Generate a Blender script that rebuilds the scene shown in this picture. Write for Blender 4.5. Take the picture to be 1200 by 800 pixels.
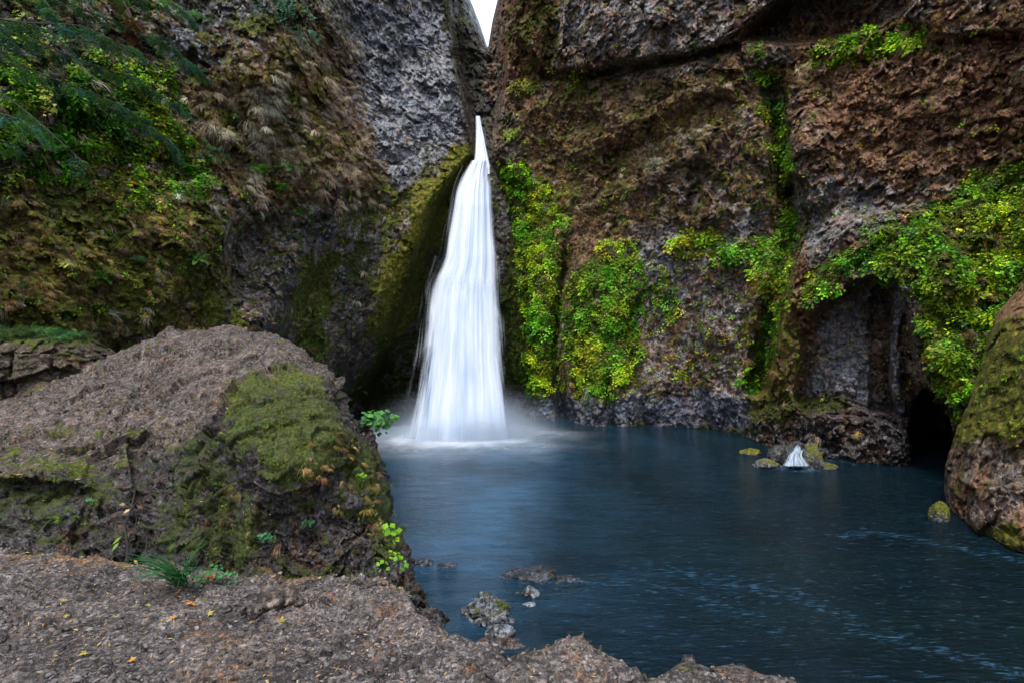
import bpy, math, random
import numpy as np

for o in list(bpy.data.objects):
    bpy.data.objects.remove(o)
SC = bpy.context.scene
C = SC.collection
RNG = np.random.default_rng(7)
random.seed(7)

# ------------------------------------------------------------------ camera, sky, sun, exposure
CAM_H = 5.0
F = 667.0                                   # focal length in photograph pixels (20 mm on a 36 mm frame)
cam = bpy.data.objects.new('camera', bpy.data.cameras.new('camera'))
C.objects.link(cam)
cam.location = (0, 0, CAM_H)
cam.rotation_euler = (math.radians(90), 0, 0)
cam.data.lens = 20.0
cam.data.sensor_width = 36.0
cam.data.clip_start = 0.05
cam.data.clip_end = 3000
SC.camera = cam

SUN_EL, SUN_AZ = math.radians(62), math.radians(200)      # azimuth clockwise from +Y: high, behind and a little to the left
world = bpy.data.worlds.new('World')
SC.world = world
world.use_nodes = True
wn = world.node_tree.nodes
sky = wn.new('ShaderNodeTexSky')
sky.sky_type = 'NISHITA'
sky.sun_disc = False
sky.sun_elevation = SUN_EL
sky.sun_rotation = SUN_AZ
sky.air_density = 1.0
sky.dust_density = 5.0
sky.ozone_density = 1.5
bg = wn['Background']
bg.inputs[1].default_value = 0.15
# thin bright cloud over the sky
wl = world.node_tree.links
cmx = wn.new('ShaderNodeMix'); cmx.data_type = 'RGBA'
cn = wn.new('ShaderNodeTexNoise'); cn.inputs['Scale'].default_value = 2.0; cn.inputs['Detail'].default_value = 5
ctc = wn.new('ShaderNodeTexCoord'); wl.new(ctc.outputs['Generated'], cn.inputs['Vector'])
cr_ = wn.new('ShaderNodeMapRange'); wl.new(cn.outputs[0], cr_.inputs[0])
cr_.inputs[1].default_value = 0.35; cr_.inputs[2].default_value = 0.65; cr_.inputs[3].default_value = 0.45; cr_.inputs[4].default_value = 0.85
wl.new(cr_.outputs[0], cmx.inputs[0]); wl.new(sky.outputs[0], cmx.inputs[6]); cmx.inputs[7].default_value = (5.2, 5.8, 6.8, 1)
wl.new(cmx.outputs[2], bg.inputs[0])
sun = bpy.data.objects.new('sun', bpy.data.lights.new('sun', 'SUN'))
C.objects.link(sun)
sun.data.energy = 1.5
sun.data.angle = math.radians(14)
sun.data.color = (1.0, 0.97, 0.93)
# direction of travel of the light
sun.rotation_euler = (math.radians(90) - SUN_EL, 0, math.pi - SUN_AZ)
SC.view_settings.view_transform = 'Standard'
SC.view_settings.look = 'None'
SC.view_settings.gamma = 1
SC.view_settings.use_curve_mapping = False
SC.view_settings.exposure = 1.03
SC.cycles.use_denoising = True
SC.cycles.max_bounces = 6
SC.cycles.diffuse_bounces = 3
SC.cycles.glossy_bounces = 3
SC.cycles.transmission_bounces = 4
SC.cycles.transparent_max_bounces = 24
SC.cycles.volume_bounces = 1

# ------------------------------------------------------------------ numeric helpers
def at(px, py, Y):
    px = np.asarray(px, float); py = np.asarray(py, float); Y = np.asarray(Y, float)
    return np.stack([(px - 600) / F * Y, Y + 0 * px, CAM_H - (py - 400) / F * Y], -1)

def _hash(ix, iy, iz, s):
    h = (ix.astype(np.int64) * 374761393 + iy.astype(np.int64) * 668265263 + iz.astype(np.int64) * 2147483647 + s * 1274126177) & 0xffffffff
    h = ((h ^ (h >> 13)) * 1274126177) & 0xffffffff
    h = ((h ^ (h >> 16)) * 2246822519) & 0xffffffff
    return h ^ (h >> 15)

_G = RNG.normal(size=(256, 3)); _G /= np.linalg.norm(_G, axis=1)[:, None]
def perlin(P, seed=0):
    i = np.floor(P).astype(np.int64); f = P - i
    u = f * f * f * (f * (f * 6 - 15) + 10)
    r = 0
    for dx in (0, 1):
        for dy in (0, 1):
            for dz in (0, 1):
                g = _G[_hash(i[..., 0] + dx, i[..., 1] + dy, i[..., 2] + dz, seed) & 255]
                d = g[..., 0] * (f[..., 0] - dx) + g[..., 1] * (f[..., 1] - dy) + g[..., 2] * (f[..., 2] - dz)
                w = (u[..., 0] if dx else 1 - u[..., 0]) * (u[..., 1] if dy else 1 - u[..., 1]) * (u[..., 2] if dz else 1 - u[..., 2])
                r = r + d * w
    return r * 1.6

def fbm(P, scale, octs=4, seed=0, gain=0.5, stretch=(1, 1, 1)):
    Q = P * np.array(stretch) / scale
    a, r = 1.0, 0
    for k in range(octs):
        r = r + a * perlin(Q, seed + k)
        Q = Q * 2.03 + 7.1; a *= gain
    return r

def ridged(P, scale, octs=3, seed=0, stretch=(1, 1, 1)):
    Q = P * np.array(stretch) / scale
    a, r = 1.0, 0
    for k in range(octs):
        r = r + a * (1 - 2 * np.abs(perlin(Q, seed + k)))
        Q = Q * 2.1 + 3.7; a *= 0.5
    return r

def facets(P, size, seed=0, stretch=(1, 1, 1), tilt=0.9):
    """blocky rock: every cell has its own tilted plane; returns offset (unit ~1) and crack distance"""
    Q = P * np.array(stretch) / size
    i = np.floor(Q).astype(np.int64)
    f1 = np.full(Q.shape[:-1], 9.0); f2 = f1.copy(); off = np.zeros_like(f1)
    for dx in (-1, 0, 1):
        for dy in (-1, 0, 1):
            for dz in (-1, 0, 1):
                a, b, c = i[..., 0] + dx, i[..., 1] + dy, i[..., 2] + dz
                h = _hash(a, b, c, seed)
                jx = (h & 1023) / 1023.0; jy = ((h >> 10) & 1023) / 1023.0; jz = ((h >> 20) & 1023) / 1023.0
                v = np.stack([a + jx, b + jy, c + jz], -1) - Q
                d = np.sqrt((v * v).sum(-1))
                g = _G[(h >> 5) & 255]
                o = jx * jy * 2 - 0.5 + tilt * (g * v).sum(-1)
                n = d < f1
                f2 = np.where(n, f1, np.minimum(f2, d)); off = np.where(n, o, off); f1 = np.where(n, d, f1)
    return off, f2 - f1

def smooth(a, b, x):
    t = np.clip((x - a) / (b - a), 0, 1)
    return t * t * (3 - 2 * t)

def tps(ctrl):
    c = np.array(ctrl, float); p = c[:, :2] / 300.0; n = len(p)
    def U(r2): return r2 * np.log(r2 + 1e-9)
    K = U(((p[:, None] - p[None]) ** 2).sum(-1)) + np.eye(n) * 0.01
    A = np.zeros((n + 3, n + 3)); A[:n, :n] = K; A[:n, n] = 1; A[:n, n + 1:] = p; A[n, :n] = 1; A[n + 1:, :n] = p.T
    w = np.linalg.solve(A, np.concatenate([c[:, 2], [0, 0, 0]]))
    def f(px, py):
        q = np.stack([px, py], -1) / 300.0
        r = w[n] + q @ w[n + 1:]
        for k in range(n):
            r = r + w[k] * U(((q - p[k]) ** 2).sum(-1))
        return r
    return f

def segdist(px, py, a, b):
    ax, ay = a; bx, by = b
    dx, dy = bx - ax, by - ay
    t = np.clip(((px - ax) * dx + (py - ay) * dy) / (dx * dx + dy * dy + 1e-9), 0, 1)
    return np.hypot(px - ax - t * dx, py - ay - t * dy)

def linedist(px, py, pts):
    r = np.full(np.shape(px), 1e9)
    for a, b in zip(pts[:-1], pts[1:]):
        r = np.minimum(r, segdist(px, py, a, b))
    return r

def polysd(px, py, pts):
    """distance to a polygon's outline, positive inside"""
    d = linedist(px, py, list(pts) + [pts[0]])
    ins = np.zeros(np.shape(px), bool)
    for (x1, y1), (x2, y2) in zip(pts, list(pts[1:]) + [pts[0]]):
        c = ((y1 > py) != (y2 > py)) & (px < (x2 - x1) * (py - y1) / (y2 - y1 + 1e-9) + x1)
        ins ^= c
    return np.where(ins, d, -d)

def poly(px, py, pts, soft=12):
    return smooth(-soft, soft, polysd(px, py, pts))

def stroke(px, py, pts, w, soft=None):
    soft = soft or w
    return 1 - smooth(w, w + soft, linedist(px, py, pts))

def ell(px, py, cx, cy, rx, ry):
    return 1 - smooth(0.6, 1.3, np.hypot((px - cx) / rx, (py - cy) / ry))

def interp(pts, t):
    p = np.array(pts, float)
    return np.interp(t, p[:, 0], p[:, 1])

# ------------------------------------------------------------------ object helpers
def tag(o, label=None, cat=None, group=None, kind=None):
    if label: o['label'] = label
    if cat: o['category'] = cat
    if group: o['group'] = group
    if kind: o['kind'] = kind
    return o

def empty(name, loc):
    o = bpy.data.objects.new(name, None); C.objects.link(o)
    o.location = loc; o.empty_display_size = 0.2
    return o

def mesh_obj(name, V, faces, mat, parent=None, smooth_shade=True, cols=None, loc=None):
    """V (n,3) world positions; faces (m,k) int array. loc = world position of the origin"""
    V = np.asarray(V, np.float32).reshape(-1, 3)
    org = np.array(loc if loc is not None else (0, 0, 0), np.float32)
    if parent is not None and loc is None:
        org = np.array(parent.location, np.float32)
    V = V - org
    faces = np.asarray(faces, np.int32)
    m, k = faces.shape
    me = bpy.data.meshes.new(name)
    me.vertices.add(len(V)); me.vertices.foreach_set('co', V.ravel())
    me.loops.add(m * k); me.loops.foreach_set('vertex_index', faces.ravel())
    me.polygons.add(m)
    me.polygons.foreach_set('loop_start', np.arange(0, m * k, k, dtype=np.int32))
    me.polygons.foreach_set('loop_total', np.full(m, k, np.int32))
    me.update(calc_edges=True)
    me.validate()
    if smooth_shade:
        me.polygons.foreach_set('use_smooth', np.ones(len(me.polygons), bool))
    for nm, arr in (cols or {}).items():
        a = me.attributes.new(nm, 'FLOAT_COLOR', 'POINT')
        arr = np.asarray(arr, np.float32)
        if arr.shape[1] == 3: arr = np.concatenate([arr, np.ones((len(arr), 1), np.float32)], 1)
        a.data.foreach_set('color', arr.ravel())
    me.materials.append(mat)
    o = bpy.data.objects.new(name, me)
    C.objects.link(o)
    if parent is not None: o.parent = parent
    else: o.location = tuple(float(v) for v in org)
    return o

def grid_faces(m, n, flip=False):
    a = np.arange(m * n).reshape(m, n)
    q = np.stack([a[:-1, :-1], a[:-1, 1:], a[1:, 1:], a[1:, :-1]], -1).reshape(-1, 4)
    return q[:, ::-1] if flip else q

def grid_normals(P):
    du = np.gradient(P, axis=1); dv = np.gradient(P, axis=0)
    n = np.cross(du, dv)
    n /= np.linalg.norm(n, axis=-1)[..., None] + 1e-9
    tocam = np.array([0, 0, CAM_H]) - P
    s = np.sign((n * tocam).sum(-1)); s[s == 0] = 1
    return n * s[..., None]

# ------------------------------------------------------------------ materials
class NT:
    def __init__(self, name):
        self.m = bpy.data.materials.new(name); self.m.use_nodes = True
        self.t = self.m.node_tree; self.n = self.t.nodes
        self.b = self.n['Principled BSDF']; self.out = self.n['Material Output']
    def link(self, a, b): self.t.links.new(a, b)
    def node(self, typ, **kw):
        x = self.n.new(typ)
        for k, v in kw.items(): setattr(x, k, v)
        return x
    def coords(self, scale=(1, 1, 1), rot=(0, 0, 0)):
        g = self.node('ShaderNodeNewGeometry'); m = self.node('ShaderNodeMapping')
        tc = self.node('ShaderNodeTexCoord')
        m.inputs['Scale'].default_value = scale; m.inputs['Rotation'].default_value = rot
        self.link(tc.outputs['Object'], m.inputs[0]); return m.outputs[0]
    def noise(self, vec, scale, detail=6, rough=0.6, dist=0.0):
        x = self.node('ShaderNodeTexNoise')
        x.inputs['Scale'].default_value = scale; x.inputs['Detail'].default_value = detail
        x.inputs['Roughness'].default_value = rough; x.inputs['Distortion'].default_value = dist
        self.link(vec, x.inputs['Vector']); return x.outputs[0]
    def voro(self, vec, scale, feature='F1'):
        x = self.node('ShaderNodeTexVoronoi', feature=feature)
        x.inputs['Scale'].default_value = scale; self.link(vec, x.inputs['Vector']); return x.outputs['Distance'] if feature != 'COL' else x.outputs['Color']
    def ramp(self, fac, stops, interp_='LINEAR'):
        x = self.node('ShaderNodeValToRGB'); x.color_ramp.interpolation = interp_
        el = x.color_ramp.elements
        while len(el) < len(stops): el.new(0.5)
        for e, (p, c) in zip(el, stops):
            e.position = p; e.color = (c[0], c[1], c[2], 1) if not isinstance(c, (int, float)) else (c, c, c, 1)
        self.link(fac, x.inputs[0]); return x.outputs[0]
    def math(self, op, a, b=None, c=None, clamp=False):
        x = self.node('ShaderNodeMath', operation=op); x.use_clamp = clamp
        for i, v in enumerate((a, b, c)):
            if v is None: continue
            if isinstance(v, (int, float)): x.inputs[i].default_value = v
            else: self.link(v, x.inputs[i])
        return x.outputs[0]
    def mix(self, fac, a, b, blend='MIX'):
        x = self.node('ShaderNodeMix', data_type='RGBA', blend_type=blend)
        for s, v in ((x.inputs[0], fac), (x.inputs[6], a), (x.inputs[7], b)):
            if isinstance(v, (int, float)): s.default_value = v
            elif isinstance(v, tuple): s.default_value = (*v, 1)
            else: self.link(v, s)
        return x.outputs[2]
    def attr(self, name):
        x = self.node('ShaderNodeAttribute', attribute_name=name); return x.outputs['Color']
    def sep(self, c):
        x = self.node('ShaderNodeSeparateColor'); self.link(c, x.inputs[0]); return x.outputs
    def maprange(self, v, a, b, c=0.0, d=1.0):
        x = self.node('ShaderNodeMapRange'); x.interpolation_type = 'SMOOTHSTEP'
        self.link(v, x.inputs[0])
        for i, k in enumerate((a, b, c, d)):
            x.inputs[i + 1].default_value = k
        return x.outputs[0]
    def bump(self, h, strength, dist, prev=None):
        x = self.node('ShaderNodeBump'); x.inputs['Strength'].default_value = strength
        x.inputs['Distance'].default_value = dist
        self.link(h, x.inputs['Height'])
        if prev is not None: self.link(prev, x.inputs['Normal'])
        return x.outputs[0]

def rock_material(name, s=1.0, dark=(0.020, 0.016, 0.013), mid=(0.105, 0.082, 0.066), light=(0.36, 0.31, 0.27), bumpd=0.12, lich=(0.33, 0.37, 0.44)):
    """s = size in metres of the middling rock grain. attributes mA = moss, dry, wet; mB = lichen, rust, yellow"""
    t = NT(name)
    v = t.coords()
    big = t.noise(v, 0.35 / s, 5, 0.6)
    mids = t.noise(v, 1.8 / s, 8, 0.68, 0.3)
    fine = t.noise(v, 9.0 / s, 6, 0.7)
    vor = t.voro(v, 3.2 / s)
    c = t.ramp(mids, [(0.30, dark), (0.50, mid), (0.72, light)])
    c = t.mix(t.ramp(fine, [(0.35, 0.0), (0.65, 0.55)]), c, t.ramp(fine, [(0.35, dark), (0.7, light)]))
    cell = t.node('ShaderNodeTexVoronoi'); cell.inputs['Scale'].default_value = 7.0 / s; cell.inputs['Randomness'].default_value = 1.0
    dv = t.node('ShaderNodeVectorMath', operation='MULTIPLY_ADD'); t.link(v, dv.inputs[0]); dv.inputs[1].default_value = (1, 1, 1)
    nz_ = t.node('ShaderNodeTexNoise'); nz_.inputs['Scale'].default_value = 6.0 / s; nz_.inputs['Detail'].default_value = 4; t.link(v, nz_.inputs['Vector'])
    sc_ = t.node('ShaderNodeVectorMath', operation='SCALE'); t.link(nz_.outputs['Color'], sc_.inputs[0]); sc_.inputs['Scale'].default_value = 0.25 * s
    t.link(sc_.outputs[0], dv.inputs[2]); t.link(dv.outputs[0], cell.inputs['Vector'])
    cr = t.sep(cell.outputs['Color'])[0]
    c = t.mix(1.0, c, t.ramp(cr, [(0.0, 0.35), (0.6, 1.0), (1.0, 2.0)]), 'MULTIPLY')
    gr = t.noise(v, 30.0 / s, 3, 0.7)
    c = t.mix(1.0, c, t.ramp(gr, [(0.36, 0.55), (0.5, 1.0), (0.66, 1.6)]), 'MULTIPLY')
    c = t.mix(1.0, c, t.ramp(big, [(0.34, 0.50), (0.5, 0.95), (0.66, 1.40)]), 'MULTIPLY')
    A = t.sep(t.attr('mA')); B = t.sep(t.attr('mB'))
    moss, dry, wet = A[0], A[1], A[2]
    lic, rust, yel = B[0], B[1], B[2]
    def thr(mask, n, w=0.10, k=1.0):
        # mask grows from noise peaks: fac = smoothstep(n + mask - 1)
        x = t.math('ADD', t.math('MULTIPLY', t.math('SUBTRACT', n, 0.5), 2.6), mask)
        return t.maprange(x, 0.5 - w, 0.5 + w)
    n1 = t.noise(v, 1.1 / s, 9, 0.72, 0.4)
    n2 = t.noise(v, 2.6 / s, 8, 0.75, 0.2)
    n3 = t.noise(v, 0.8 / s, 8, 0.7, 0.6)
    # rust / iron staining
    c = t.mix(t.math('MULTIPLY', thr(rust, n3, 0.2), 0.75), c, t.ramp(fine, [(0.3, (0.04, 0.017, 0.008)), (0.52, (0.21, 0.088, 0.036)), (0.72, (0.58, 0.29, 0.12))]))
    # pale lichen in ragged streaks
    vs = t.coords((1, 1, 0.35))
    n4 = t.noise(vs, 3.4 / s, 8, 0.8, 0.2)
    c = t.mix(t.math('MULTIPLY', t.math('MULTIPLY', thr(lic, n4, 0.06), t.ramp(fine, [(0.40, 0.1), (0.58, 1.0)])), 0.72), c, lich)
    # dry growth
    c = t.mix(t.math('MULTIPLY', thr(dry, n2, 0.14), 0.85), c, t.ramp(t.noise(v, 6 / s, 6, 0.75), [(0.3, (0.03, 0.015, 0.008)), (0.5, (0.16, 0.085, 0.038)), (0.7, (0.42, 0.29, 0.13))]))
    # moss
    mcol = t.ramp(t.noise(v, 5 / s, 7, 0.75), [(0.30, (0.007, 0.010, 0.002)), (0.5, (0.040, 0.058, 0.005)), (0.72, (0.15, 0.19, 0.015))])
    ycol = t.ramp(t.noise(v, 5 / s, 7, 0.75), [(0.30, (0.035, 0.022, 0.003)), (0.5, (0.14, 0.13, 0.009)), (0.72, (0.38, 0.34, 0.025))])
    mcol = t.mix(t.math('MULTIPLY', yel, t.ramp(n3, [(0.35, 0.3), (0.6, 1.0)])), mcol, ycol)
    mf = thr(moss, n1, 0.10)
    c = t.mix(mf, c, mcol)
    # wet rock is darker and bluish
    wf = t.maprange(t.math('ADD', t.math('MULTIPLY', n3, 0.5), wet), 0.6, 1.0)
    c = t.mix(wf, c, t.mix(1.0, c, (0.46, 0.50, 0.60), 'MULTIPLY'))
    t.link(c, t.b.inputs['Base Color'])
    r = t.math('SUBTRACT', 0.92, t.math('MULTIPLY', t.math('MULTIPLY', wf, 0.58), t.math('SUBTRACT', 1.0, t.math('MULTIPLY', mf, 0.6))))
    t.link(r, t.b.inputs['Roughness'])
    b = t.bump(mids, 0.7, bumpd * s)
    b = t.bump(vor, 0.6, bumpd * s * 0.6, b)
    b = t.bump(cell.outputs['Distance'], 0.7, bumpd * s * 0.5, b)
    b = t.bump(fine, 1.0, bumpd * s * 0.28, b)
    mb = t.noise(v, 14 / s, 5, 0.8)
    b = t.bump(t.math('MULTIPLY', mb, t.math('ADD', 0.25, mf)), 0.8, bumpd * s * 0.35, b)
    acc = b
    for sc_k, kk in ((2.3, 0.50), (6.5, 0.55), (17.0, 0.45)):
        vo = t.node('ShaderNodeTexVoronoi', distance='CHEBYCHEV'); vo.inputs['Scale'].default_value = sc_k / s
        t.link(dv.outputs[0] if sc_k > 3 else v, vo.inputs['Vector'])
        m1 = t.node('ShaderNodeVectorMath', operation='SUBTRACT'); t.link(vo.outputs['Color'], m1.inputs[0]); m1.inputs[1].default_value = (0.5, 0.5, 0.5)
        m2 = t.node('ShaderNodeVectorMath', operation='SCALE'); t.link(m1.outputs[0], m2.inputs[0])
        t.link(t.math('MULTIPLY', kk * 1.5, t.math('SUBTRACT', 1.0, t.math('MULTIPLY', mf, 0.75))), m2.inputs['Scale'])
        m3 = t.node('ShaderNodeVectorMath', operation='ADD'); t.link(acc, m3.inputs[0]); t.link(m2.outputs[0], m3.inputs[1])
        m4 = t.node('ShaderNodeVectorMath', operation='NORMALIZE'); t.link(m3.outputs[0], m4.inputs[0]); acc = m4.outputs[0]
    b = acc
    t.link(b, t.b.inputs['Normal'])
    t.b.inputs['Specular IOR Level'].default_value = 0.35
    return t.m

def leaf_material(name, rough=0.55, transl=0.35):
    t = NT(name)
    c = t.attr('col')
    n = t.noise(t.coords(), 30, 3, 0.6)
    c = t.mix(1.0, c, t.ramp(n, [(0.3, 0.7), (0.7, 1.25)]), 'MULTIPLY')
    t.link(c, t.b.inputs['Base Color'])
    t.b.inputs['Roughness'].default_value = rough
    t.b.inputs['Specular IOR Level'].default_value = 0.3
    tr = t.node('ShaderNodeBsdfTranslucent'); t.link(c, tr.inputs[0])
    mx = t.node('ShaderNodeMixShader'); mx.inputs[0].default_value = transl
    t.link(t.b.outputs[0], mx.inputs[1]); t.link(tr.outputs[0], mx.inputs[2])
    t.link(mx.outputs[0], t.out.inputs[0])
    return t.m

M_CLIFF = rock_material('cliff_rock', 1.0)
M_BOULD = rock_material('boulder_rock', 0.16, dark=(0.008, 0.006, 0.004), mid=(0.048, 0.035, 0.027), light=(0.175, 0.140, 0.115), bumpd=0.12, lich=(0.20, 0.18, 0.18))  # colours also darkened to stand in for shade of unbuilt trees overhead
M_LEDGE = rock_material('ledge_rock', 0.12, dark=(0.012, 0.010, 0.009), mid=(0.060, 0.050, 0.046), light=(0.19, 0.162, 0.150), bumpd=0.10, lich=(0.18, 0.168, 0.168))  # darkened too: overhead tree and cliff shade is put into the colour
M_STONE = rock_material('stone', 0.35, dark=(0.02, 0.02, 0.02), mid=(0.07, 0.07, 0.068), light=(0.20, 0.195, 0.19), bumpd=0.10)
M_LEAF = leaf_material('leaf')
M_DRY = leaf_material('dry_blade', 0.8, 0.2)
M_BARK = NT('bark')
_n = M_BARK.noise(M_BARK.coords((1, 1, 0.3)), 14, 6, 0.7)
M_BARK.link(M_BARK.ramp(_n, [(0.3, (0.012, 0.010, 0.009)), (0.7, (0.07, 0.055, 0.045))]), M_BARK.b.inputs['Base Color'])
M_BARK.link(M_BARK.bump(_n, 0.8, 0.02), M_BARK.b.inputs['Normal'])
M_BARK.b.inputs['Roughness'].default_value = 0.9
M_BARK = M_BARK.m

#@@CLIFFS
# ------------------------------------------------------------------ left cliff
dL0 = tps([(-700, 0, 8), (-700, 500, 7), (-300, 0, 13), (-300, 450, 11), (0, 0, 19.5), (0, 250, 18), (0, 450, 16.5), (150, 100, 23),
           (150, 400, 21), (300, 0, 28), (300, 200, 27), (300, 400, 26), (400, 50, 32), (400, 250, 30.5), (390, 450, 34), (460, 100, 34.5),
           (470, 200, 33), (450, 300, 32), (430, 380, 34), (430, 460, 40), (500, 0, 37), (500, 100, 36), (530, 180, 35), (500, 350, 36), (540, 450, 39),
           (600, 470, 41), (600, 200, 38), (0, -500, 22), (300, -500, 31), (500, -500, 38), (-600, -500, 9)])
RIDGE = [(510, -500), (516, -100), (522, 0), (530, 60), (541, 130), (549, 182), (522, 213), (500, 242), (480, 290), (462, 340), (448, 390), (425, 450), (410, 500)]
def right_of(px, py, pts):
    p = np.array(pts, float)
    return px - np.interp(py, p[:, 1], p[:, 0])
def dL(px, py):
    d = dL0(px, py)
    r = right_of(px, py, RIDGE)
    amt = interp([(-500, 7), (100, 7), (180, 4.0), (240, 2.8), (330, 1.7), (420, 0.8), (500, 0.5)], py)
    d = d + amt * smooth(-4, 16 + 30 * smooth(200, 320, py), r)
    # the ridge stands proud
    d = d - 1.3 * np.exp(-(r / 26.0) ** 2) * smooth(150, 230, py) * (r < 14)
    # broad ribs running down to the right in the lower half
    q = (px + 0.55 * py)
    d = d + 1.1 * np.sin(q / 21.0 + 0.9 * np.sin(py / 70.0)) * smooth(200, 320, py) * smooth(120, 330, px) * (1 - smooth(440, 470, px))
    # shaded hollow above the boulder
    d = d + 1.6 * ell(px, py, 330, 310, 70, 60)
    d = d - 1.5 * stroke(px, py, [(300, -60), (310, 50), (330, 120), (380, 200)], 12, 60)
    return d

# slot side wall right boundary (sky gap)
GAPL = [(-500, 430), (-250, 505), (-100, 536), (0, 551), (25, 561), (55, 571), (70, 600), (120, 620), (600, 640)]
GAPR = [(-500, 690), (-250, 625), (-100, 596), (0, 583), (25, 577), (55, 572), (60, 569), (90, 566), (140, 562), (150, 545), (200, 540), (600, 520)]

def row_list(fine=1.35):
    return np.concatenate([np.linspace(-520, -140, 40), np.linspace(-136, -8, 36), np.arange(-4, 560, fine), np.array([566, 576, 590, 610, 640, 690, 760, 860, 1000])])

def cliff_displace(px, py, d, seed, zones):
    P = at(px, py, d)
    n = 0.9 * fbm(P, 7, 3, seed) + 0.45 * fbm(P, 2.6, 4, seed + 9, 0.55, (1, 1, 0.6))
    W = P + 0.5 * np.stack([fbm(P, 1.0, 3, seed + 3), fbm(P, 1.0, 3, seed + 4), fbm(P, 1.0, 3, seed + 5)], -1)
    fo, fc = facets(W, 1.7, seed + 1, (1, 1, 0.7))
    fo2, fc2 = facets(W, 0.62, seed + 2, (1, 1, 0.8))
    fo3, fc3 = facets(W * 1.0 + 3.3, 0.27, seed + 6, (1, 1, 0.9))
    k = smooth(-0.1, 0.5, fbm(P, 3.0, 2, seed + 30))
    n = n + 0.36 * fo + 0.24 * fo2 + 0.13 * fo3 - 0.16 * k * (1 - smooth(0, 0.10, fc)) 
    n = n + 0.10 * fbm(P, 0.35, 3, seed + 20) + 0.10 * (ridged(P, 0.9, 3, seed + 25) - 0.6)
    n = n * zones
    return at(px, py, d - n)

rows = row_list()
t = np.concatenate([np.linspace(0, 0.22, 50)[:-1], np.linspace(0.22, 1.0, 400)])
R_ = np.array([interp(GAPL, y) for y in rows])
Lx = -720.0
# columns: coarse outside the frame, ~1.7 px inside
cols_base = np.concatenate([np.linspace(-720, -12, 60)[:-1], np.arange(-12, 640.1, 1.35)])
PX = (cols_base[None, :] - Lx) / (640 - Lx) * (R_[:, None] - Lx) + Lx
# keep columns straight on the left and squeeze only near the edge
w = smooth(250, 640, cols_base)[None, :]
PX = cols_base[None, :] + (R_[:, None] - 640) * w
PY = np.repeat(rows[:, None], PX.shape[1], 1)
D = dL(PX, PY)
edge = R_[:, None] - PX
D = D + 9 * np.exp(-edge / 5.0) * (PY < 75)
amp = 1 - 0.5 * smooth(440, 560, PX) * smooth(140, 200, PY)
amp = np.minimum(amp, 1 - 0.55 * poly(PX, PY, [(330, 300), (450, 230), (540, 200), (600, 500), (280, 500), (270, 380)], 35))
PL = cliff_displace(PX, PY, D, 11, amp)
LPX, LPY = PX, PY
wx = LPX + 14 * perlin(PL / 1.6, 77) + 6 * perlin(PL / 0.5, 78)
wy = LPY + 14 * perlin(PL / 1.6, 79) + 6 * perlin(PL / 0.5, 80)
rr = right_of(LPX, LPY, RIDGE)
NL = grid_normals(PL)
def zones_left(x, y, r, nz):
    diag = 0.5 + 0.5 * np.sin((x + 0.6 * y) / 15.0 + 1.5 * np.sin(y / 40.0))
    moss = 0.40 + 0 * x
    moss = np.maximum(moss, 0.70 * poly(x, y, [(-800, 180), (150, 190), (280, 240), (350, 300), (300, 400), (-800, 480)], 40))
    moss = np.maximum(moss, 1.0 * stroke(x - 4, y, [(548, 192), (512, 232), (488, 280), (466, 340), (455, 375)], 17, 14))
    moss = np.maximum(moss, 0.55 * stroke(x, y, [(500, 180), (450, 230), (420, 280), (440, 320)], 25, 25))
    moss = np.maximum(moss, 1.1 * diag * poly(x, y, [(260, 280), (450, 290), (470, 400), (480, 480), (250, 480)], 25))
    moss = np.maximum(moss, 0.62 * ell(x, y, 532, 18, 18, 50))
    moss = np.maximum(moss, 0.55 * smooth(2, 10, r) * smooth(250, 330, y) * 1.1)
    moss = np.maximum(moss, 0.5 * ell(x, y, 330, 100, 140, 130))
    moss = moss * (1 - 0.75 * poly(x, y, [(395, 0), (520, 0), (545, 160), (470, 215), (400, 130)], 18)) * (1 - 0.7 * stroke(x, y, [(290, 300), (300, 360)], 15, 25))
    moss = np.maximum(moss, 0.72 * smooth(0, 10, r) * smooth(300, 350, y))
    moss = moss + 0.16 * (nz - 0.2)
    dry = 0.30 + 0.42 * ell(x, y, 350, 140, 150, 110) + 0.25 * poly(x, y, [(-800, 150), (200, 200), (260, 330), (-800, 420)], 40)
    dry = dry * (1 - 0.7 * poly(x, y, [(410, 0), (520, 0), (545, 160), (470, 215), (420, 130)], 20))
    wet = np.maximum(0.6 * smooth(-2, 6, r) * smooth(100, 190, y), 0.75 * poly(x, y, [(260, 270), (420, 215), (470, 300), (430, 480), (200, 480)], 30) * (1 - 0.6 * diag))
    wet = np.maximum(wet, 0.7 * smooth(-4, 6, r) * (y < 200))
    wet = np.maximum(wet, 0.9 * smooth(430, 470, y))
    lic = 0.25 + 0.55 * poly(x, y, [(390, 0), (525, 0), (545, 160), (470, 225), (420, 180), (380, 90)], 25) + 0.40 * poly(x, y, [(200, 0), (310, 0), (310, 90), (270, 110), (200, 60)], 20) + 0.22 * poly(x, y, [(260, 230), (420, 200), (440, 320), (280, 330)], 25)
    lic = lic * (1 - 0.9 * smooth(0, 8, r) * (y < 180))
    rust = 0.2 + 0.35 * poly(x, y, [(-800, 200), (200, 220), (240, 400), (-800, 420)], 40)
    yel = 0.15 + 0.85 * stroke(x, y, [(548, 192), (512, 232), (488, 280), (466, 340), (455, 375)], 16, 18) + 0.4 * ell(x, y, 330, 150, 160, 110) + 0.45 * poly(x, y, [(-800, 200), (260, 240), (280, 400), (-800, 420)], 40)
    yel = yel * (1 - 0.8 * poly(x, y, [(300, 340), (450, 330), (450, 480), (250, 480)], 25))
    return moss, dry, wet, lic, rust, yel
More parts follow.
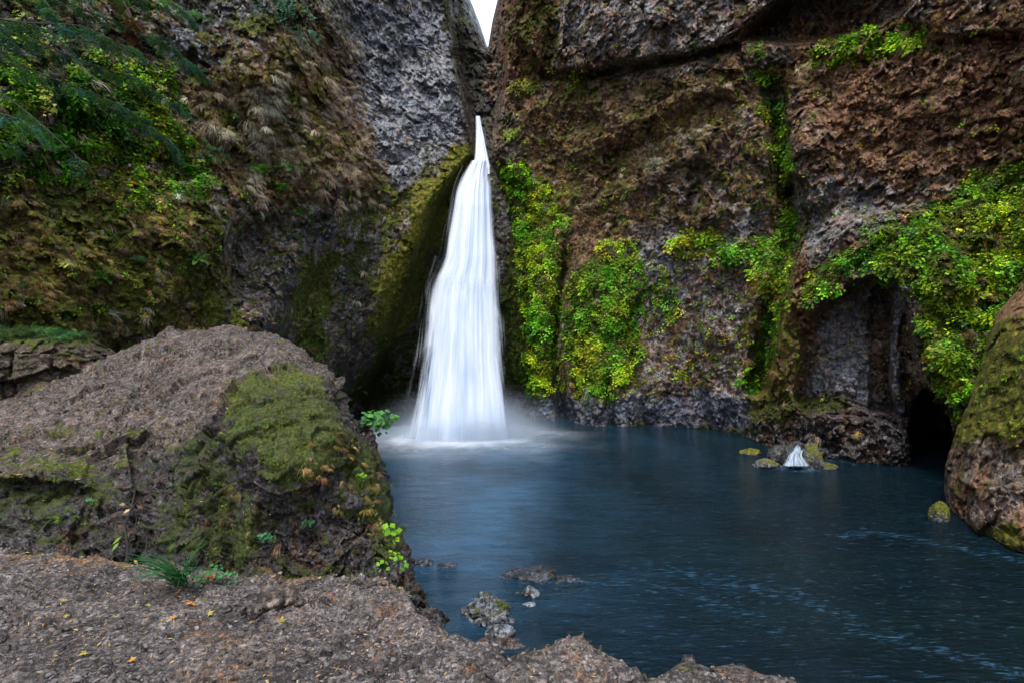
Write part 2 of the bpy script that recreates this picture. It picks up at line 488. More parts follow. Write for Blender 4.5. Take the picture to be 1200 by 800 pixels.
def pack(z, shape):
    z = [np.clip(k, 0, 1) + np.zeros(shape) for k in z]
    return {'mA': np.stack(z[:3], -1).reshape(-1, 3), 'mB': np.stack(z[3:], -1).reshape(-1, 3)}
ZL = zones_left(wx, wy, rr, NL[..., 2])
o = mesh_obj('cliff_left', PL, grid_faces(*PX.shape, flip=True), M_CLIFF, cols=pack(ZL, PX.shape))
tag(o, 'dark mossy basalt cliff left of the waterfall with straw coloured grass', 'cliff', kind='structure')

# ------------------------------------------------------------------ right cliff
dR0 = tps([(1900, -400, 9), (1900, 500, 8.5), (1500, 0, 14), (1500, 400, 13), (1200, 0, 21.5), (1200, 100, 21.5), (1200, 250, 20), (1200, 330, 19),
           (1200, 450, 20), (1100, 100, 24), (1100, 250, 23), (1100, 350, 22), (1120, 430, 22), (1000, 50, 27), (1000, 200, 26.5), (1000, 300, 25),
           (940, 320, 27), (960, 420, 26.5), (920, 150, 29), (920, 300, 29), (900, 450, 29), (880, 510, 30), (960, 530, 25.7), (1060, 535, 24.7), (1130, 530, 23), (850, 100, 31),
           (850, 300, 31.5), (850, 500, 31.9), (700, 50, 35), (700, 200, 36), (700, 350, 35), (700, 490, 34.8), (620, 100, 38.5), (620, 250, 38),
           (620, 400, 37.3), (620, 485, 37.6), (540, 300, 40), (540, 480, 40), (700, -500, 39), (1000, -500, 31), (1300, -500, 21)])
EDGE = [(610, -500), (592, -100), (591, 0), (592, 60), (593, 105), (583, 140), (578, 185), (583, 240), (588, 300), (592, 370), (596, 430), (604, 480), (604, 520)]
BLOCK = [(592, -520), (600, 40), (640, 88), (700, 82), (760, 72), (820, 62), (850, 48), (880, 28), (905, 8), (935, -8), (990, -30), (1100, -60), (1100, -520)]
def dR(px, py):
    d = dR0(px, py)
    r = right_of(px, py, EDGE)
    amt = interp([(-500, 5), (100, 4), (200, 4.0), (300, 3.2), (480, 2.2)], py)
    d = d + amt * (1 - smooth(-12, 5, r))
    d = d + 3.0 * np.exp(-np.maximum(r, 0) / 16.0) * smooth(170, 240, py)
    # big block over the horizontal crack
    sd = polysd(px, py, BLOCK)
    d = d - 1.2 * smooth(-2, 7, sd)
    d = d + 0.8 * stroke(px, py, [(640, 92), (700, 87), (760, 77), (820, 67), (860, 55)], 1.5, 7)
    # dark recess right of it
    d = d + 2.4 * poly(px, py, [(872, 44), (905, 8), (960, -40), (1075, -60), (1065, 8), (1035, 30), (985, 44), (930, 52)], 6)
    d = d - 1.0 * poly(px, py, [(1068, -60), (1300, -60), (1300, 30), (1110, 45), (1060, 20)], 8)
    # block edge steps in the top block
    d = d + 0.9 * stroke(px, py, [(655, -30), (650, 30), (640, 85)], 2, 10)
    # sloping shelves
    for pts, a in (([(680, 175), (720, 150), (800, 105), (850, 95)], 0.9), ([(690, 240), (740, 215), (800, 185), (830, 150)], 1.0), ([(610, 130), (650, 120), (720, 118)], 0.7)):
        q = linedist(px, py, pts); below = py > np.interp(px, [p[0] for p in pts], [p[1] for p in pts])
        d = d - a * np.exp(-(q / 16.0) ** 2) * np.where(below, 1, 0.55)
    # rounded buttresses with clefts between them
    for x0, a, w_, y0, y1 in ((656, 2.0, 7, 300, 480), (713, 1.1, 5, 445, 500), (748, 0.8, 8, 330, 480), (820, 0.6, 7, 420, 505)):
        xx = x0 + 6 * np.sin(py / 37.0)
        d = d + a * np.exp(-((px - xx) / w_) ** 2) * smooth(y0 - 30, y0 + 20, py)
    d = d - 1.0 * np.exp(-((px - 630) / 22.0) ** 2) * smooth(250, 330, py) - 1.0 * np.exp(-((px - 698) / 30.0) ** 2) * smooth(250, 330, py)
    # gully with green growth
    d = d + 1.8 * stroke(px, py, [(905, 100), (914, 180), (920, 240), (922, 300), (905, 370), (886, 450)], 5, 14)
    d = d - 1.3 * ell(px, py, 950, 190, 26, 60) + 1.6 * ell(px, py, 934, 222, 14, 14)
    d = d - 0.8 * ell(px, py, 918, 400, 22, 70)
    # apron of growth bulging over the alcove
    d = d - 1.6 * stroke(px, py, [(950, 330), (1000, 300), (1080, 300), (1110, 380), (1125, 440)], 20, 45)
    # alcove
    d = d - 0.7 * np.exp(-((px - 985) / 30.0) ** 2 - ((py - 420) / 50.0) ** 2)
    d = d + 1.5 * poly(px, py, [(933, 468), (942, 400), (962, 358), (998, 332), (1036, 322), (1060, 340), (1070, 400), (1077, 448), (1100, 460), (1070, 490), (940, 482)], 6)
    d = d + 0.9 * poly(px, py, [(1021, 335), (1044, 330), (1046, 480), (1020, 480)], 4)
    d = d - 0.9 * stroke(px, py, [(1056, 340), (1049, 390), (1047, 450), (1056, 480)], 2, 8)
    # cave at the waterline
    d = d + 8.0 * poly(px, py, [(1072, 480), (1084, 458), (1100, 464), (1112, 490), (1116, 560), (1074, 560), (1068, 510)], 6)
    # wet shelf under the alcove
    d = d - 1.4 * poly(px, py, [(875, 490), (930, 470), (985, 468), (1040, 488), (1065, 510), (1068, 560), (885, 560)], 9)
    return d
cols_base = np.concatenate([np.arange(540, 1210, 1.35), np.linspace(1214, 1900, 60)])
LB = np.array([interp(GAPR, y) for y in rows])
w = 1 - smooth(540, 760, cols_base)[None, :]
PX = cols_base[None, :] + (LB[:, None] - 540) * w
PY = np.repeat(rows[:, None], PX.shape[1], 1)
D = dR(PX, PY)
D = D + 9 * np.exp(-(PX - LB[:, None]) / 5.0) * (PY < 75)
amp = 1 - 0.45 * poly(PX, PY, [(585, 190), (760, 300), (880, 330), (880, 520), (585, 520)], 30)
PR = cliff_displace(PX, PY, D, 41, amp)
RPX, RPY = PX, PY
NR = grid_normals(PR)
wx = RPX + 12 * perlin(PR / 1.6, 77) + 6 * perlin(PR / 0.5, 78)
wy = RPY + 12 * perlin(PR / 1.6, 79) + 6 * perlin(PR / 0.5, 80)
rr = right_of(RPX, RPY, EDGE)
APRON = [(945, 325), (990, 300), (1030, 270), (1100, 240), (1150, 205), (1200, 182), (1400, 120), (1500, 300), (1200, 345), (1165, 420), (1135, 485), (1105, 460), (1080, 400), (1068, 345), (1035, 318), (1000, 325), (965, 350), (945, 372)]
def zones_right(x, y, r, nz):
    curtains = np.maximum(poly(x, y, [(590, 190), (640, 215), (662, 245), (655, 440), (640, 465), (600, 465), (592, 300)], 12),
                          poly(x, y, [(662, 330), (700, 290), (745, 310), (745, 450), (700, 468), (664, 450)], 12))
    moss = 0.25 + 0.50 * curtains
    moss = np.maximum(moss, 0.72 * poly(x, y, APRON, 16))
    moss = np.maximum(moss, 0.8 * (1 - smooth(4, 26, np.abs(r - 6))) * smooth(180, 230, y) * (1 - smooth(455, 480, y)))
    moss = np.maximum(moss, 0.55 * ell(x, y, 625, 40, 40, 60))
    moss = np.maximum(moss, 0.62 * stroke(x, y, [(905, 100), (920, 240), (920, 300), (900, 380), (885, 460)], 10, 18))
    moss = np.maximum(moss, 0.70 * stroke(x, y, [(890, 485), (930, 474), (980, 476)], 7, 10))
    moss = np.maximum(moss, 0.45 * poly(x, y, [(600, 90), (900, 60), (900, 300), (780, 300), (620, 250)], 40))
    moss = np.maximum(moss, 0.72 * stroke(x, y, [(740, 502), (880, 506)], 2, 5) )
    moss = np.maximum(moss, 0.55 * stroke(x, y, [(900, 330), (915, 400), (905, 450)], 18, 20))
    moss = moss + 0.14 * (nz - 0.2)
    moss = moss * (1 - 0.75 * poly(x, y, [(938, 470), (962, 360), (1036, 325), (1066, 350), (1075, 450), (1110, 470), (1118, 560), (935, 540)], 5) * (y < 600) * (1 - stroke(x, y, [(890, 485), (930, 474), (980, 476)], 7, 10)))
    dry = 0.25 + 0.36 * poly(x, y, [(600, 110), (680, 100), (900, 90), (905, 240), (840, 275), (700, 290), (615, 210)], 25) + 0.35 * ell(x, y, 675, 300, 35, 60) + 0.3 * ell(x, y, 918, 400, 24, 80)
    dry = dry + 0.05 * poly(x, y, [(740, 300), (890, 300), (880, 450), (740, 450)], 25)
    dry = dry * (1 - 0.6 * poly(x, y, [(930, 210), (1200, 100), (1200, 190), (1050, 260), (940, 300)], 25))
    wet = 0.85 * smooth(455, 475, y) + 0.7 * poly(x, y, [(938, 470), (962, 360), (1036, 325), (1066, 350), (1118, 480), (1118, 560), (935, 540)], 6) * 0.2
    wet = np.maximum(wet, 0.7 * (1 - smooth(-8, 2, r)) * smooth(80, 150, y))
    wet = np.maximum(wet, 0.95 * poly(x, y, [(880, 488), (1010, 486), (1118, 500), (1118, 560), (880, 560)], 8))
    lic = 0.2 + 0.28 * poly(x, y, [(650, -200), (900, -200), (860, 45), (800, 62), (690, 80), (650, 60)], 15) + 0.50 * poly(x, y, [(745, 200), (800, 150), (890, 110), (895, 270), (780, 330), (735, 300)], 20) \
        + 0.05 * poly(x, y, [(930, 60), (1300, 20), (1300, 180), (1050, 240), (940, 290)], 25) + 0.28 * poly(x, y, [(940, 215), (1050, 200), (1060, 250), (960, 300), (935, 290)], 15) + 0.55 * poly(x, y, [(600, 460), (880, 462), (880, 500), (720, 510), (600, 490)], 6) \
        + 0.60 * poly(x, y, [(945, 460), (965, 370), (1020, 340), (1020, 470)], 6) + 0.6 * stroke(x, y, [(1056, 340), (1049, 390), (1047, 450), (1056, 480)], 3, 5) + 0.25 * poly(x, y, [(740, 320), (890, 310), (880, 450), (740, 450)], 20)
    rust = 0.40 + 0.42 * poly(x, y, [(920, 40), (1400, 0), (1400, 180), (1060, 230), (960, 200), (920, 100)], 25) + 0.5 * stroke(x, y, [(925, 320), (918, 400), (905, 450)], 16, 16) + 0.35 * poly(x, y, [(590, -50), (650, -50), (650, 90), (592, 100)], 8)
    yel = 0.2 + 0.5 * poly(x, y, [(600, 90), (900, 90), (900, 230), (600, 200)], 30) + 0.6 * stroke(x, y, [(915, 330), (905, 450)], 20, 20) + 0.3 * stroke(x, y, [(740, 502), (980, 476)], 8, 10)
    yel = yel + 0.35 * poly(x, y, APRON, 16) * 0
    return moss, dry, wet, lic, rust, yel
ZR = zones_right(wx, wy, rr, NR[..., 2])
o = mesh_obj('cliff_right', PR, grid_faces(*PX.shape, flip=True), M_CLIFF, cols=pack(ZR, PX.shape))
tag(o, 'tall brown and grey basalt cliff right of the waterfall', 'cliff', kind='structure')
# ------------------------------------------------------------------ water and the bed under it
def stretched(a, b, n, c, p=1.0):
    return np.linspace(a, b, n)
xs = np.concatenate([np.linspace(-60, -16, 20)[:-1], np.linspace(-16, 22, 260)[:-1], np.linspace(22, 60, 20)])
ys = np.concatenate([np.linspace(-20, 2, 10)[:-1], np.linspace(2, 50, 300)])
X, Y = np.meshgrid(xs, ys)
P = np.stack([X, Y, 0 * X], -1)
FX, FY = -3.2, 30.2
dist = np.hypot((X - FX) / 1.15, (Y - FY))
foam = 1 - smooth(1.6, 5.0, dist + 1.2 * fbm(P, 1.5, 3, 5, 0.5, (1, 0.5, 1)))
foam = np.maximum(foam, 0.55 * (1 - smooth(1.5, 7.5, dist + 1.0 * fbm(P, 2.5, 3, 6))))
milk = 1.1 * np.exp(-dist / 6.5) + 0.9 * np.exp(-((X + 1.6 - (30 - Y) * 0.06) / 2.6) ** 2) * smooth(6, 14, Y) * (1 - smooth(27, 31, Y))
milk = milk * (0.75 + 0.6 * fbm(P, 3.0, 3, 8, 0.5, (1, 0.6, 1)))
# white streaks of current: by the small cascade, along the right boulder, by the near rocks
def wstroke(px, pts, w):
    pw = [((a - 600) / F * (5 * F / (b - 400)), 5 * F / (b - 400)) for a, b in pts]
    return 1 - smooth(0, w, linedist(X, Y, pw))
streak = 0.7 * wstroke(0, [(950, 536), (975, 539), (1000, 541)], 0.5)
streak = np.maximum(streak, 1.6 * wstroke(0, [(918, 549), (935, 551), (952, 550)], 0.45))
streak = np.maximum(streak, 0.55 * wstroke(0, [(985, 628), (1020, 622), (1090, 634), (1200, 657), (1300, 680)], 0.5))
streak = np.maximum(streak, 0.45 * wstroke(0, [(770, 665), (860, 685), (905, 690), (985, 718)], 0.7))
streak = np.maximum(streak, 0.45 * wstroke(0, [(1010, 740), (1050, 745), (1200, 790)], 0.5))
streak = np.maximum(streak, 0.35 * wstroke(0, [(640, 690), (720, 680), (800, 690), (900, 730)], 0.6))
o = mesh_obj('water', P, grid_faces(*X.shape), None or bpy.data.materials.new('tmp'), cols={'wA': np.stack([np.clip(foam, 0, 1), np.clip(milk, 0, 1), np.clip(streak, 0, 1)], -1).reshape(-1, 3)})
tag(o, 'dark teal plunge pool with soft ripples', 'water', kind='structure')
t = NT('pool_water')
A = t.sep(t.attr('wA'))
v = t.coords((0.55, 1.6, 1.0), (0, 0, math.radians(-14)))
n1 = t.noise(v, 1.6, 6, 0.6, 0.6)
n2 = t.noise(v, 5.5, 5, 0.6, 0.4)
n3 = t.noise(t.coords((0.5, 1.2, 1)), 0.35, 3, 0.5)
nf = t.noise(t.coords((1.0, 0.6, 1)), 2.2, 7, 0.65, 0.5)
deep = t.mix(t.ramp(n3, [(0.35, 0.0), (0.65, 1.0)]), (0.0006, 0.0055, 0.0095), (0.0018, 0.0105, 0.012))
c = t.mix(t.math('MULTIPLY', A[1], t.ramp(n1, [(0.3, 0.45), (0.7, 1.0)]), clamp=True), deep, (0.038, 0.12, 0.22))
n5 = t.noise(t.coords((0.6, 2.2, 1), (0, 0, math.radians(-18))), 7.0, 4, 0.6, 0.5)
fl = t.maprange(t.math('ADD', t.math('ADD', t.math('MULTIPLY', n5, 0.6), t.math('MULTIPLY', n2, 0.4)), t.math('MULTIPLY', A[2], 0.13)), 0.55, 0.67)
c = t.mix(t.math('MULTIPLY', fl, t.math('ADD', 0.38, t.math('MULTIPLY', A[2], 0.3))), c, (0.06, 0.17, 0.29))  # blue sky glints on the ripples, painted into the base colour
ff = t.math('MULTIPLY', A[0], t.ramp(nf, [(0.25, 0.75), (0.7, 1.2)]), clamp=True)
c = t.mix(ff, c, (0.60, 0.66, 0.74))
t.b.inputs['Specular IOR Level'].default_value = 0.21
t.link(c, t.b.inputs['Base Color'])
t.link(t.math('ADD', 0.10, t.math('MULTIPLY', ff, 0.6)), t.b.inputs['Roughness'])
t.b.inputs['IOR'].default_value = 1.33
t.link(t.bump(n5, 0.9, 0.09, t.bump(n2, 0.8, 0.10, t.bump(n1, 1.0, 0.25))), t.b.inputs['Normal'])
M_WATER = t.m
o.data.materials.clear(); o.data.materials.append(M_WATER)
t = NT('pool_bed'); n1 = t.noise(t.coords(), 1.5, 6, 0.7)
t.link(t.ramp(n1, [(0.3, (0.03, 0.03, 0.028)), (0.7, (0.12, 0.11, 0.10))]), t.b.inputs['Base Color'])
X, Y = np.meshgrid(np.linspace(-400, 400, 60), np.linspace(-400, 60, 60))
P = np.stack([X, Y, -2.5 + 0.3 * perlin(np.stack([X, Y, 0 * X], -1) / 9)], -1)
tag(mesh_obj('pool_bed', P, grid_faces(*X.shape), t.m), 'stony bed far under the pool', 'ground', kind='structure')

# ------------------------------------------------------------------ waterfall
def water_mat(name, c0, c1, seed, alpha_noise):
    t = NT(name)
    a = t.sep(t.attr('uv3'))                     # x across 0..1, y down 0..1, z = thickness towards the edge
    cm = t.node('ShaderNodeCombineXYZ')
    t.link(t.math('MULTIPLY', a[0], 16.0), cm.inputs[0]); t.link(t.math('MULTIPLY', a[1], 2.2), cm.inputs[1]); cm.inputs[2].default_value = seed
    n = t.noise(cm.outputs[0], 1.0, 5, 0.6, 0.15)
    cm2 = t.node('ShaderNodeCombineXYZ')
    t.link(t.math('MULTIPLY', a[0], 55.0), cm2.inputs[0]); t.link(t.math('MULTIPLY', a[1], 3.0), cm2.inputs[1]); cm2.inputs[2].default_value = seed + 5
    n2 = t.noise(cm2.outputs[0], 1.0, 3, 0.6, 0.1)
    cm3 = t.node('ShaderNodeCombineXYZ')
    t.link(t.math('MULTIPLY', a[0], 4.5), cm3.inputs[0]); t.link(t.math('MULTIPLY', a[1], 2.6), cm3.inputs[1]); cm3.inputs[2].default_value = seed + 11
    n3 = t.noise(cm3.outputs[0], 1.0, 3, 0.5, 0.6)
    s = t.math('ADD', t.math('ADD', t.math('MULTIPLY', n, 0.40), t.math('MULTIPLY', n3, 0.35)), t.math('MULTIPLY', n2, 0.25))
    t.link(t.ramp(s, [(0.36, c0), (0.58, c1)]), t.b.inputs['Base Color'])
    t.b.inputs['Roughness'].default_value = 0.6
    x = t.math('ADD', a[2], t.math('MULTIPLY', t.math('SUBTRACT', s, 0.5), alpha_noise))
    t.link(t.maprange(x, 0.05, 0.75), t.b.inputs['Alpha'])
    tr = t.node('ShaderNodeBsdfTranslucent'); tr.inputs[0].default_value = (0.85, 0.9, 1, 1)
    t.link(t.bump(s, 0.25, 0.08), t.b.inputs['Normal'])
    return t.m
def fall_sheet(name, edges, depth, n, m, mat, bulge, push, grow, parent, seed, fade_top=0.0, fade_bottom=0.0):
    """edges: (py, left, right); a curved veil of falling water"""
    e = np.array(edges, float)
    pys = np.linspace(e[0, 0], e[-1, 0], m)
    l = np.interp(pys, e[:, 0], e[:, 1]) - grow; r = np.interp(pys, e[:, 0], e[:, 2]) + grow
    kn = max(3, m // 16) | 1; k = np.hanning(kn + 2)[1:-1]; k /= k.sum()
    def sm(a): return np.convolve(np.pad(a, kn // 2, mode='edge'), k, 'valid')
    l, r = sm(l), sm(r)
    u = np.linspace(0, 1, n)
    PX = l[:, None] + (r - l)[:, None] * u[None]
    PY = np.repeat(pys[:, None], n, 1)
    Yd = interp(depth, pys)[:, None] - push - bulge * np.sin(np.pi * u)[None] ** 0.7
    U = np.repeat(u[None], m, 0); V = np.repeat(((pys - e[0, 0]) / (e[-1, 0] - e[0, 0]))[:, None], n, 1)
    Q = np.stack([U * 9, V * 1.3, np.full(U.shape, seed)], -1)
    Yd = Yd - 0.10 * perlin(Q) - 0.03 * perlin(Q * np.array([3, 1.0, 1]))
    P = at(PX, PY, Yd)
    th = np.minimum(U, 1 - U) * 2
    th = np.minimum(smooth(0, 0.34, U), smooth(0, 0.20, 1 - U))
    if fade_top: th = th * smooth(0, fade_top, V)
    if fade_bottom: th = th * smooth(0, fade_bottom, 1 - V)
    return mesh_obj(name, P, grid_faces(m, n, True), mat, parent=parent, cols={'uv3': np.stack([U, V, th], -1).reshape(-1, 3)})
MW1 = water_mat('falling_water', (0.36, 0.46, 0.62), (0.70, 0.74, 0.80), 1.0, 1.0)  # first colour paints bluish shading into the white water, veil too
MW2 = water_mat('falling_water_veil', (0.38, 0.48, 0.64), (0.68, 0.73, 0.80), 9.0, 1.9)
wf = empty('waterfall', tuple(at(545, 515, 31.0)))
tag(wf, 'tall silky white waterfall dropping from the rock slot into the pool', 'waterfall')
DEP = [(135, 36.5), (190, 34.6), (240, 33.6), (300, 32.8), (400, 31.8), (525, 30.6)]
fall_sheet('upper_chute', [(136, 557, 562.5), (150, 557, 565), (165, 556.5, 568.5), (185, 554, 573), (194, 552, 575), (204, 552, 575)], [(135, 36.8), (185, 35.2), (204, 34.3)], 40, 90, MW1, 0.5, 0, 0.5, wf, 3.0)
MAIN = [(188, 552, 573), (194, 546, 573.5), (203, 540, 574), (213, 536, 574.5), (227, 532, 575), (245, 529, 576.5), (275, 523, 578.5), (300, 519, 580.5), (312, 514, 581.5), (325, 507, 582.5), (345, 503.5, 583.5), (400, 499, 585), (450, 494, 587), (500, 490, 589), (522, 488, 590)]
fall_sheet('main_fall', MAIN, DEP, 140, 320, MW1, 0.9, 0, 0, wf, 5.0, 0.0, 0.04)
fall_sheet('veil', MAIN[1:], DEP, 90, 260, MW2, 1.0, 0.5, 4, wf, 8.0, 0.1)
fall_sheet('veil', [(300, 512, 580), (340, 499, 585), (420, 488, 590), (520, 466, 606)], DEP, 90, 200, MW2, 1.0, 0.9, 4, wf, 12.0, 0.3)

# spray at the foot
def spray_mesh(name, cx, cy, cz, rx, ry, rz, dens, seed):
    import bmesh
    bm = bmesh.new(); bmesh.ops.create_icosphere(bm, subdivisions=4, radius=1.0)
    me = bpy.data.meshes.new(name)
    for vv in bm.verts:
        vv.co.z = max(vv.co.z, -0.02 / rz - cz / rz + 0.0) if False else vv.co.z
    bm.to_mesh(me); bm.free()
    o = bpy.data.objects.new(name, me); C.objects.link(o)
    o.location = (cx, cy, cz); o.scale = (rx, ry, rz)
    m = bpy.data.materials.new(name); m.use_nodes = True; nt = m.node_tree; nt.nodes.clear()
    out = nt.nodes.new('ShaderNodeOutputMaterial'); pv = nt.nodes.new('ShaderNodeVolumePrincipled')
    pv.inputs['Color'].default_value = (0.74, 0.86, 1.0, 1); pv.inputs['Anisotropy'].default_value = 0.0
    tc = nt.nodes.new('ShaderNodeTexCoord'); ln = nt.nodes.new('ShaderNodeVectorMath'); ln.operation = 'LENGTH'
    nt.links.new(tc.outputs['Object'], ln.inputs[0])
    mr = nt.nodes.new('ShaderNodeMapRange'); mr.interpolation_type = 'SMOOTHSTEP'
    nt.links.new(ln.outputs['Value'], mr.inputs[0])
    mr.inputs[1].default_value = 1.0; mr.inputs[2].default_value = 0.0; mr.inputs[3].default_value = 0; mr.inputs[4].default_value = 1
    pw = nt.nodes.new('ShaderNodeMath'); pw.operation = 'POWER'; nt.links.new(mr.outputs[0], pw.inputs[0]); pw.inputs[1].default_value = 1.6
    ns = nt.nodes.new('ShaderNodeTexNoise'); ns.inputs['Scale'].default_value = 2.2; ns.inputs['Detail'].default_value = 3
    nt.links.new(tc.outputs['Object'], ns.inputs['Vector'])
    r2 = nt.nodes.new('ShaderNodeMapRange'); nt.links.new(ns.outputs[0], r2.inputs[0]); r2.inputs[1].default_value = 0.3; r2.inputs[2].default_value = 0.7; r2.inputs[3].default_value = 0.4; r2.inputs[4].default_value = 1.4
    mu = nt.nodes.new('ShaderNodeMath'); mu.operation = 'MULTIPLY'; nt.links.new(pw.outputs[0], mu.inputs[0]); nt.links.new(r2.outputs[0], mu.inputs[1])
    mu2 = nt.nodes.new('ShaderNodeMath'); mu2.operation = 'MULTIPLY'; nt.links.new(mu.outputs[0], mu2.inputs[0]); mu2.inputs[1].default_value = dens
    nt.links.new(mu2.outputs[0], pv.inputs['Density']); nt.links.new(pv.outputs[0], out.inputs['Volume'])
    me.materials.append(m)
    m.cycles.volume_step_rate = 1.0
    return o
o = spray_mesh('spray', -2.3, 30.0, 0.1, 6.0, 3.0, 3.3, 1.2, 1)
o2 = spray_mesh('spray', -2.6, 29.6, 0.05, 4.4, 1.8, 1.7, 4.5, 2)
tag(o2, 'dense white splash cloud low over the foam where the waterfall lands', 'spray', kind='stuff')
tag(o, 'white spray mist hanging at the foot of the waterfall', 'spray', kind='stuff')

# ------------------------------------------------------------------ foreground rock ledge (heightfield)
def onplane(px, py, z): 
    Yv = (CAM_H - z) * F / (py - 400); return ((px - 600) / F * Yv, Yv)
EDGE_Y = [(-30, 22), (-14, 19), (-6, 12), (-3, 8), (-1.3, 5.2), (-0.62, 3.5)]
for px, py in ((503, 722), (530, 733), (562, 741), (598, 757), (622, 750), (660, 748), (690, 746), (720, 757), (745, 775), (800, 783), (865, 787), (930, 799)):
    EDGE_Y.append(onplane(px, py + (9 if px in (562, 598) else 0), 3.46 - 0.10 * (px > 760)))
EDGE_Y += [(1.8, 2.0), (3, 0.4), (8, -8), (30, -40)]
xs = np.concatenate([np.linspace(-30, -5, 40)[:-1], np.linspace(-5, -3.2, 50)[:-1], np.linspace(-3.2, 1.7, 640)[:-1], np.linspace(1.7, 6, 60)])
ys = np.concatenate([np.linspace(-30, 0, 40)[:-1], np.linspace(0, 2.1, 60)[:-1], np.linspace(2.1, 4.2, 290)[:-1], np.linspace(4.2, 24, 110)])
X, Y = np.meshgrid(xs, ys)
P0 = np.stack([X, Y, 0 * X], -1)
ye = interp(EDGE_Y, X) + 0.06 * fbm(P0, 0.35, 3, 31)
dd = np.minimum(ye - Y, 2.0)
Z = 3.52 - 0.02 * X + 0.05 * (4 - Y).clip(-2, 3) * 0.3
Z = Z + 0.05 * fbm(P0, 0.9, 3, 33)
RIM = interp([(-30, 4.2), (-3.4, 3.78), (-2.0, 3.58), (-0.9, 3.42), (-0.4, 3.3), (0, 9)], X) + 0.05 * fbm(P0, 0.4, 3, 34)
Z = Z - 0.42 * smooth(0.0, 0.30, Y - RIM) * (Y < 30)
# two rounded lobes at the rim
Z = Z - 0.03 * smooth(-0.3, 0.3, X) * (X < 4)
Z = Z + 0.02 * np.exp(-(((X - 0.40) / 0.22) ** 2 + ((Y - 2.72) / 0.16) ** 2)) 
Z = Z - 0.16 * (1 - smooth(-0.02, 0.30, dd)) ** 2 - 5.4 * (1 - smooth(-0.9, 0.02, dd))
Z = np.where(Y > 5, Z - 0.0 * Y, Z)
WP = P0 + 0.05 * np.stack([fbm(P0, 0.3, 2, 41), fbm(P0, 0.3, 2, 42), 0 * X], -1)
f0, c0 = facets(WP + 2.2, 0.34, 50, (1, 1.7, 1), 1.0)
f1, c1 = facets(WP, 0.15, 51, (1, 1.9, 1), 1.2)
f2, c2 = facets(WP, 0.055, 52, (1, 1.7, 1), 1.2)
rough = 0.55 + 0.45 * smooth(-0.3, 0.4, fbm(P0, 0.8, 2, 61))
detail = 0.030 * f0 + 0.015 * f1 + 0.005 * f2 - 0.006 * (1 - smooth(0, 0.15, c1)) - 0.004 * (1 - smooth(0, 0.2, c2)) + 0.006 * fbm(P0, 0.05, 3, 62) + 0.03 * fbm(P0, 0.25, 3, 63)
Z = Z + detail * rough * np.where((X > -6) & (Y < 6), 1, 0.2)
P = np.stack([X, Y, Z], -1)
LEDGE = (X, Y, Z)
dirt = smooth(-0.2, 0.5, fbm(P0, 0.5, 4, 64))
back = smooth(-0.15, 0.1, Y - RIM)
shape = X.shape
z = (0.10 + 0.25 * (1 - smooth(0, 0.5, dd)), 0.10 + 0.22 * dirt + 0.4 * back, 0 * X + 0.15 * (1 - smooth(-0.5, 0, dd)), 0.30 - 0.2 * dirt, 0.06 + 0.18 * dirt, 0.4 + 0 * X)
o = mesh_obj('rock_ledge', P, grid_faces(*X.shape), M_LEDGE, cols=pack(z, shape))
tag(o, 'flaky grey rock ledge in the foreground above the pool', 'ground', kind='structure')
_lp = np.where(Y > 0.5, 600 + X / np.maximum(Y, 0.5) * F, 1e5); _lq = np.where(Y > 0.5, 400 + (CAM_H - Z) * F / np.maximum(Y, 0.5), 1e5)
_nn = np.cross(np.gradient(P, axis=1), np.gradient(P, axis=0)); _nn /= np.linalg.norm(_nn, axis=-1)[..., None] + 1e-9; _nn = _nn * np.sign(_nn[..., 2:3] + 1e-9)
_m = (Y > 2.1) * (Y < RIM + 0.05) * (dd > 0.02) * (0.12 + smooth(-0.1, 0.35, fbm(P0, 0.35, 3, 65)))
LEDGE_SURF = (P, _lp, _lq, _nn, z, _m)
def ledge_z(x, y):
    i = np.clip(np.searchsorted(ys, y), 1, len(ys) - 1); j = np.clip(np.searchsorted(xs, x), 1, len(xs) - 1)
    return np.maximum(np.maximum(Z[i, j], Z[i - 1, j]), np.maximum(Z[i, j - 1], Z[i - 1, j - 1]))
def on_ledge(px, py):
    z_ = 3.5
    for _ in range(6):
        x_, y_ = onplane(px, py, z_); z_ = float(ledge_z(x_, y_))
    return np.array([x_, y_, z_])

# ------------------------------------------------------------------ big boulder on the left
TOP = [(-420, 470), (-200, 474), (-60, 476), (0, 470), (40, 458), (70, 446), (100, 428), (130, 414), (160, 402), (200, 391), (235, 386), (270, 384), (305, 389), (330, 395), (352, 408), (372, 424),
       (388, 438), (397, 452), (402, 478), (418, 500), (436, 522), (444, 545), (449, 575), (456, 600), (467, 628), (474, 655), (484, 680), (494, 702), (502, 720), (507, 732)]
tp = np.array(TOP, float)
s = np.concatenate([[0], np.cumsum(np.hypot(*np.diff(tp, axis=0).T))])
ss = np.concatenate([np.linspace(0, s[2], 60)[:-1], np.arange(s[2], s[-1], 1.5)])
tx = np.interp(ss, s, tp[:, 0]); ty = np.interp(ss, s, tp[:, 1])
k_ = np.ones(9) / 9
tx = np.convolve(np.pad(tx, 4, mode='edge'), k_, 'valid'); ty = np.convolve(np.pad(ty, 4, mode='edge'), k_, 'valid')
ty = ty + 2.2 * perlin(np.stack([tx / 14, ty / 14, 0 * tx], -1)) 
BOT = [(-420, 700), (0, 684), (100, 690), (250, 706), (400, 740), (507, 775)]
by = interp(BOT, tx)
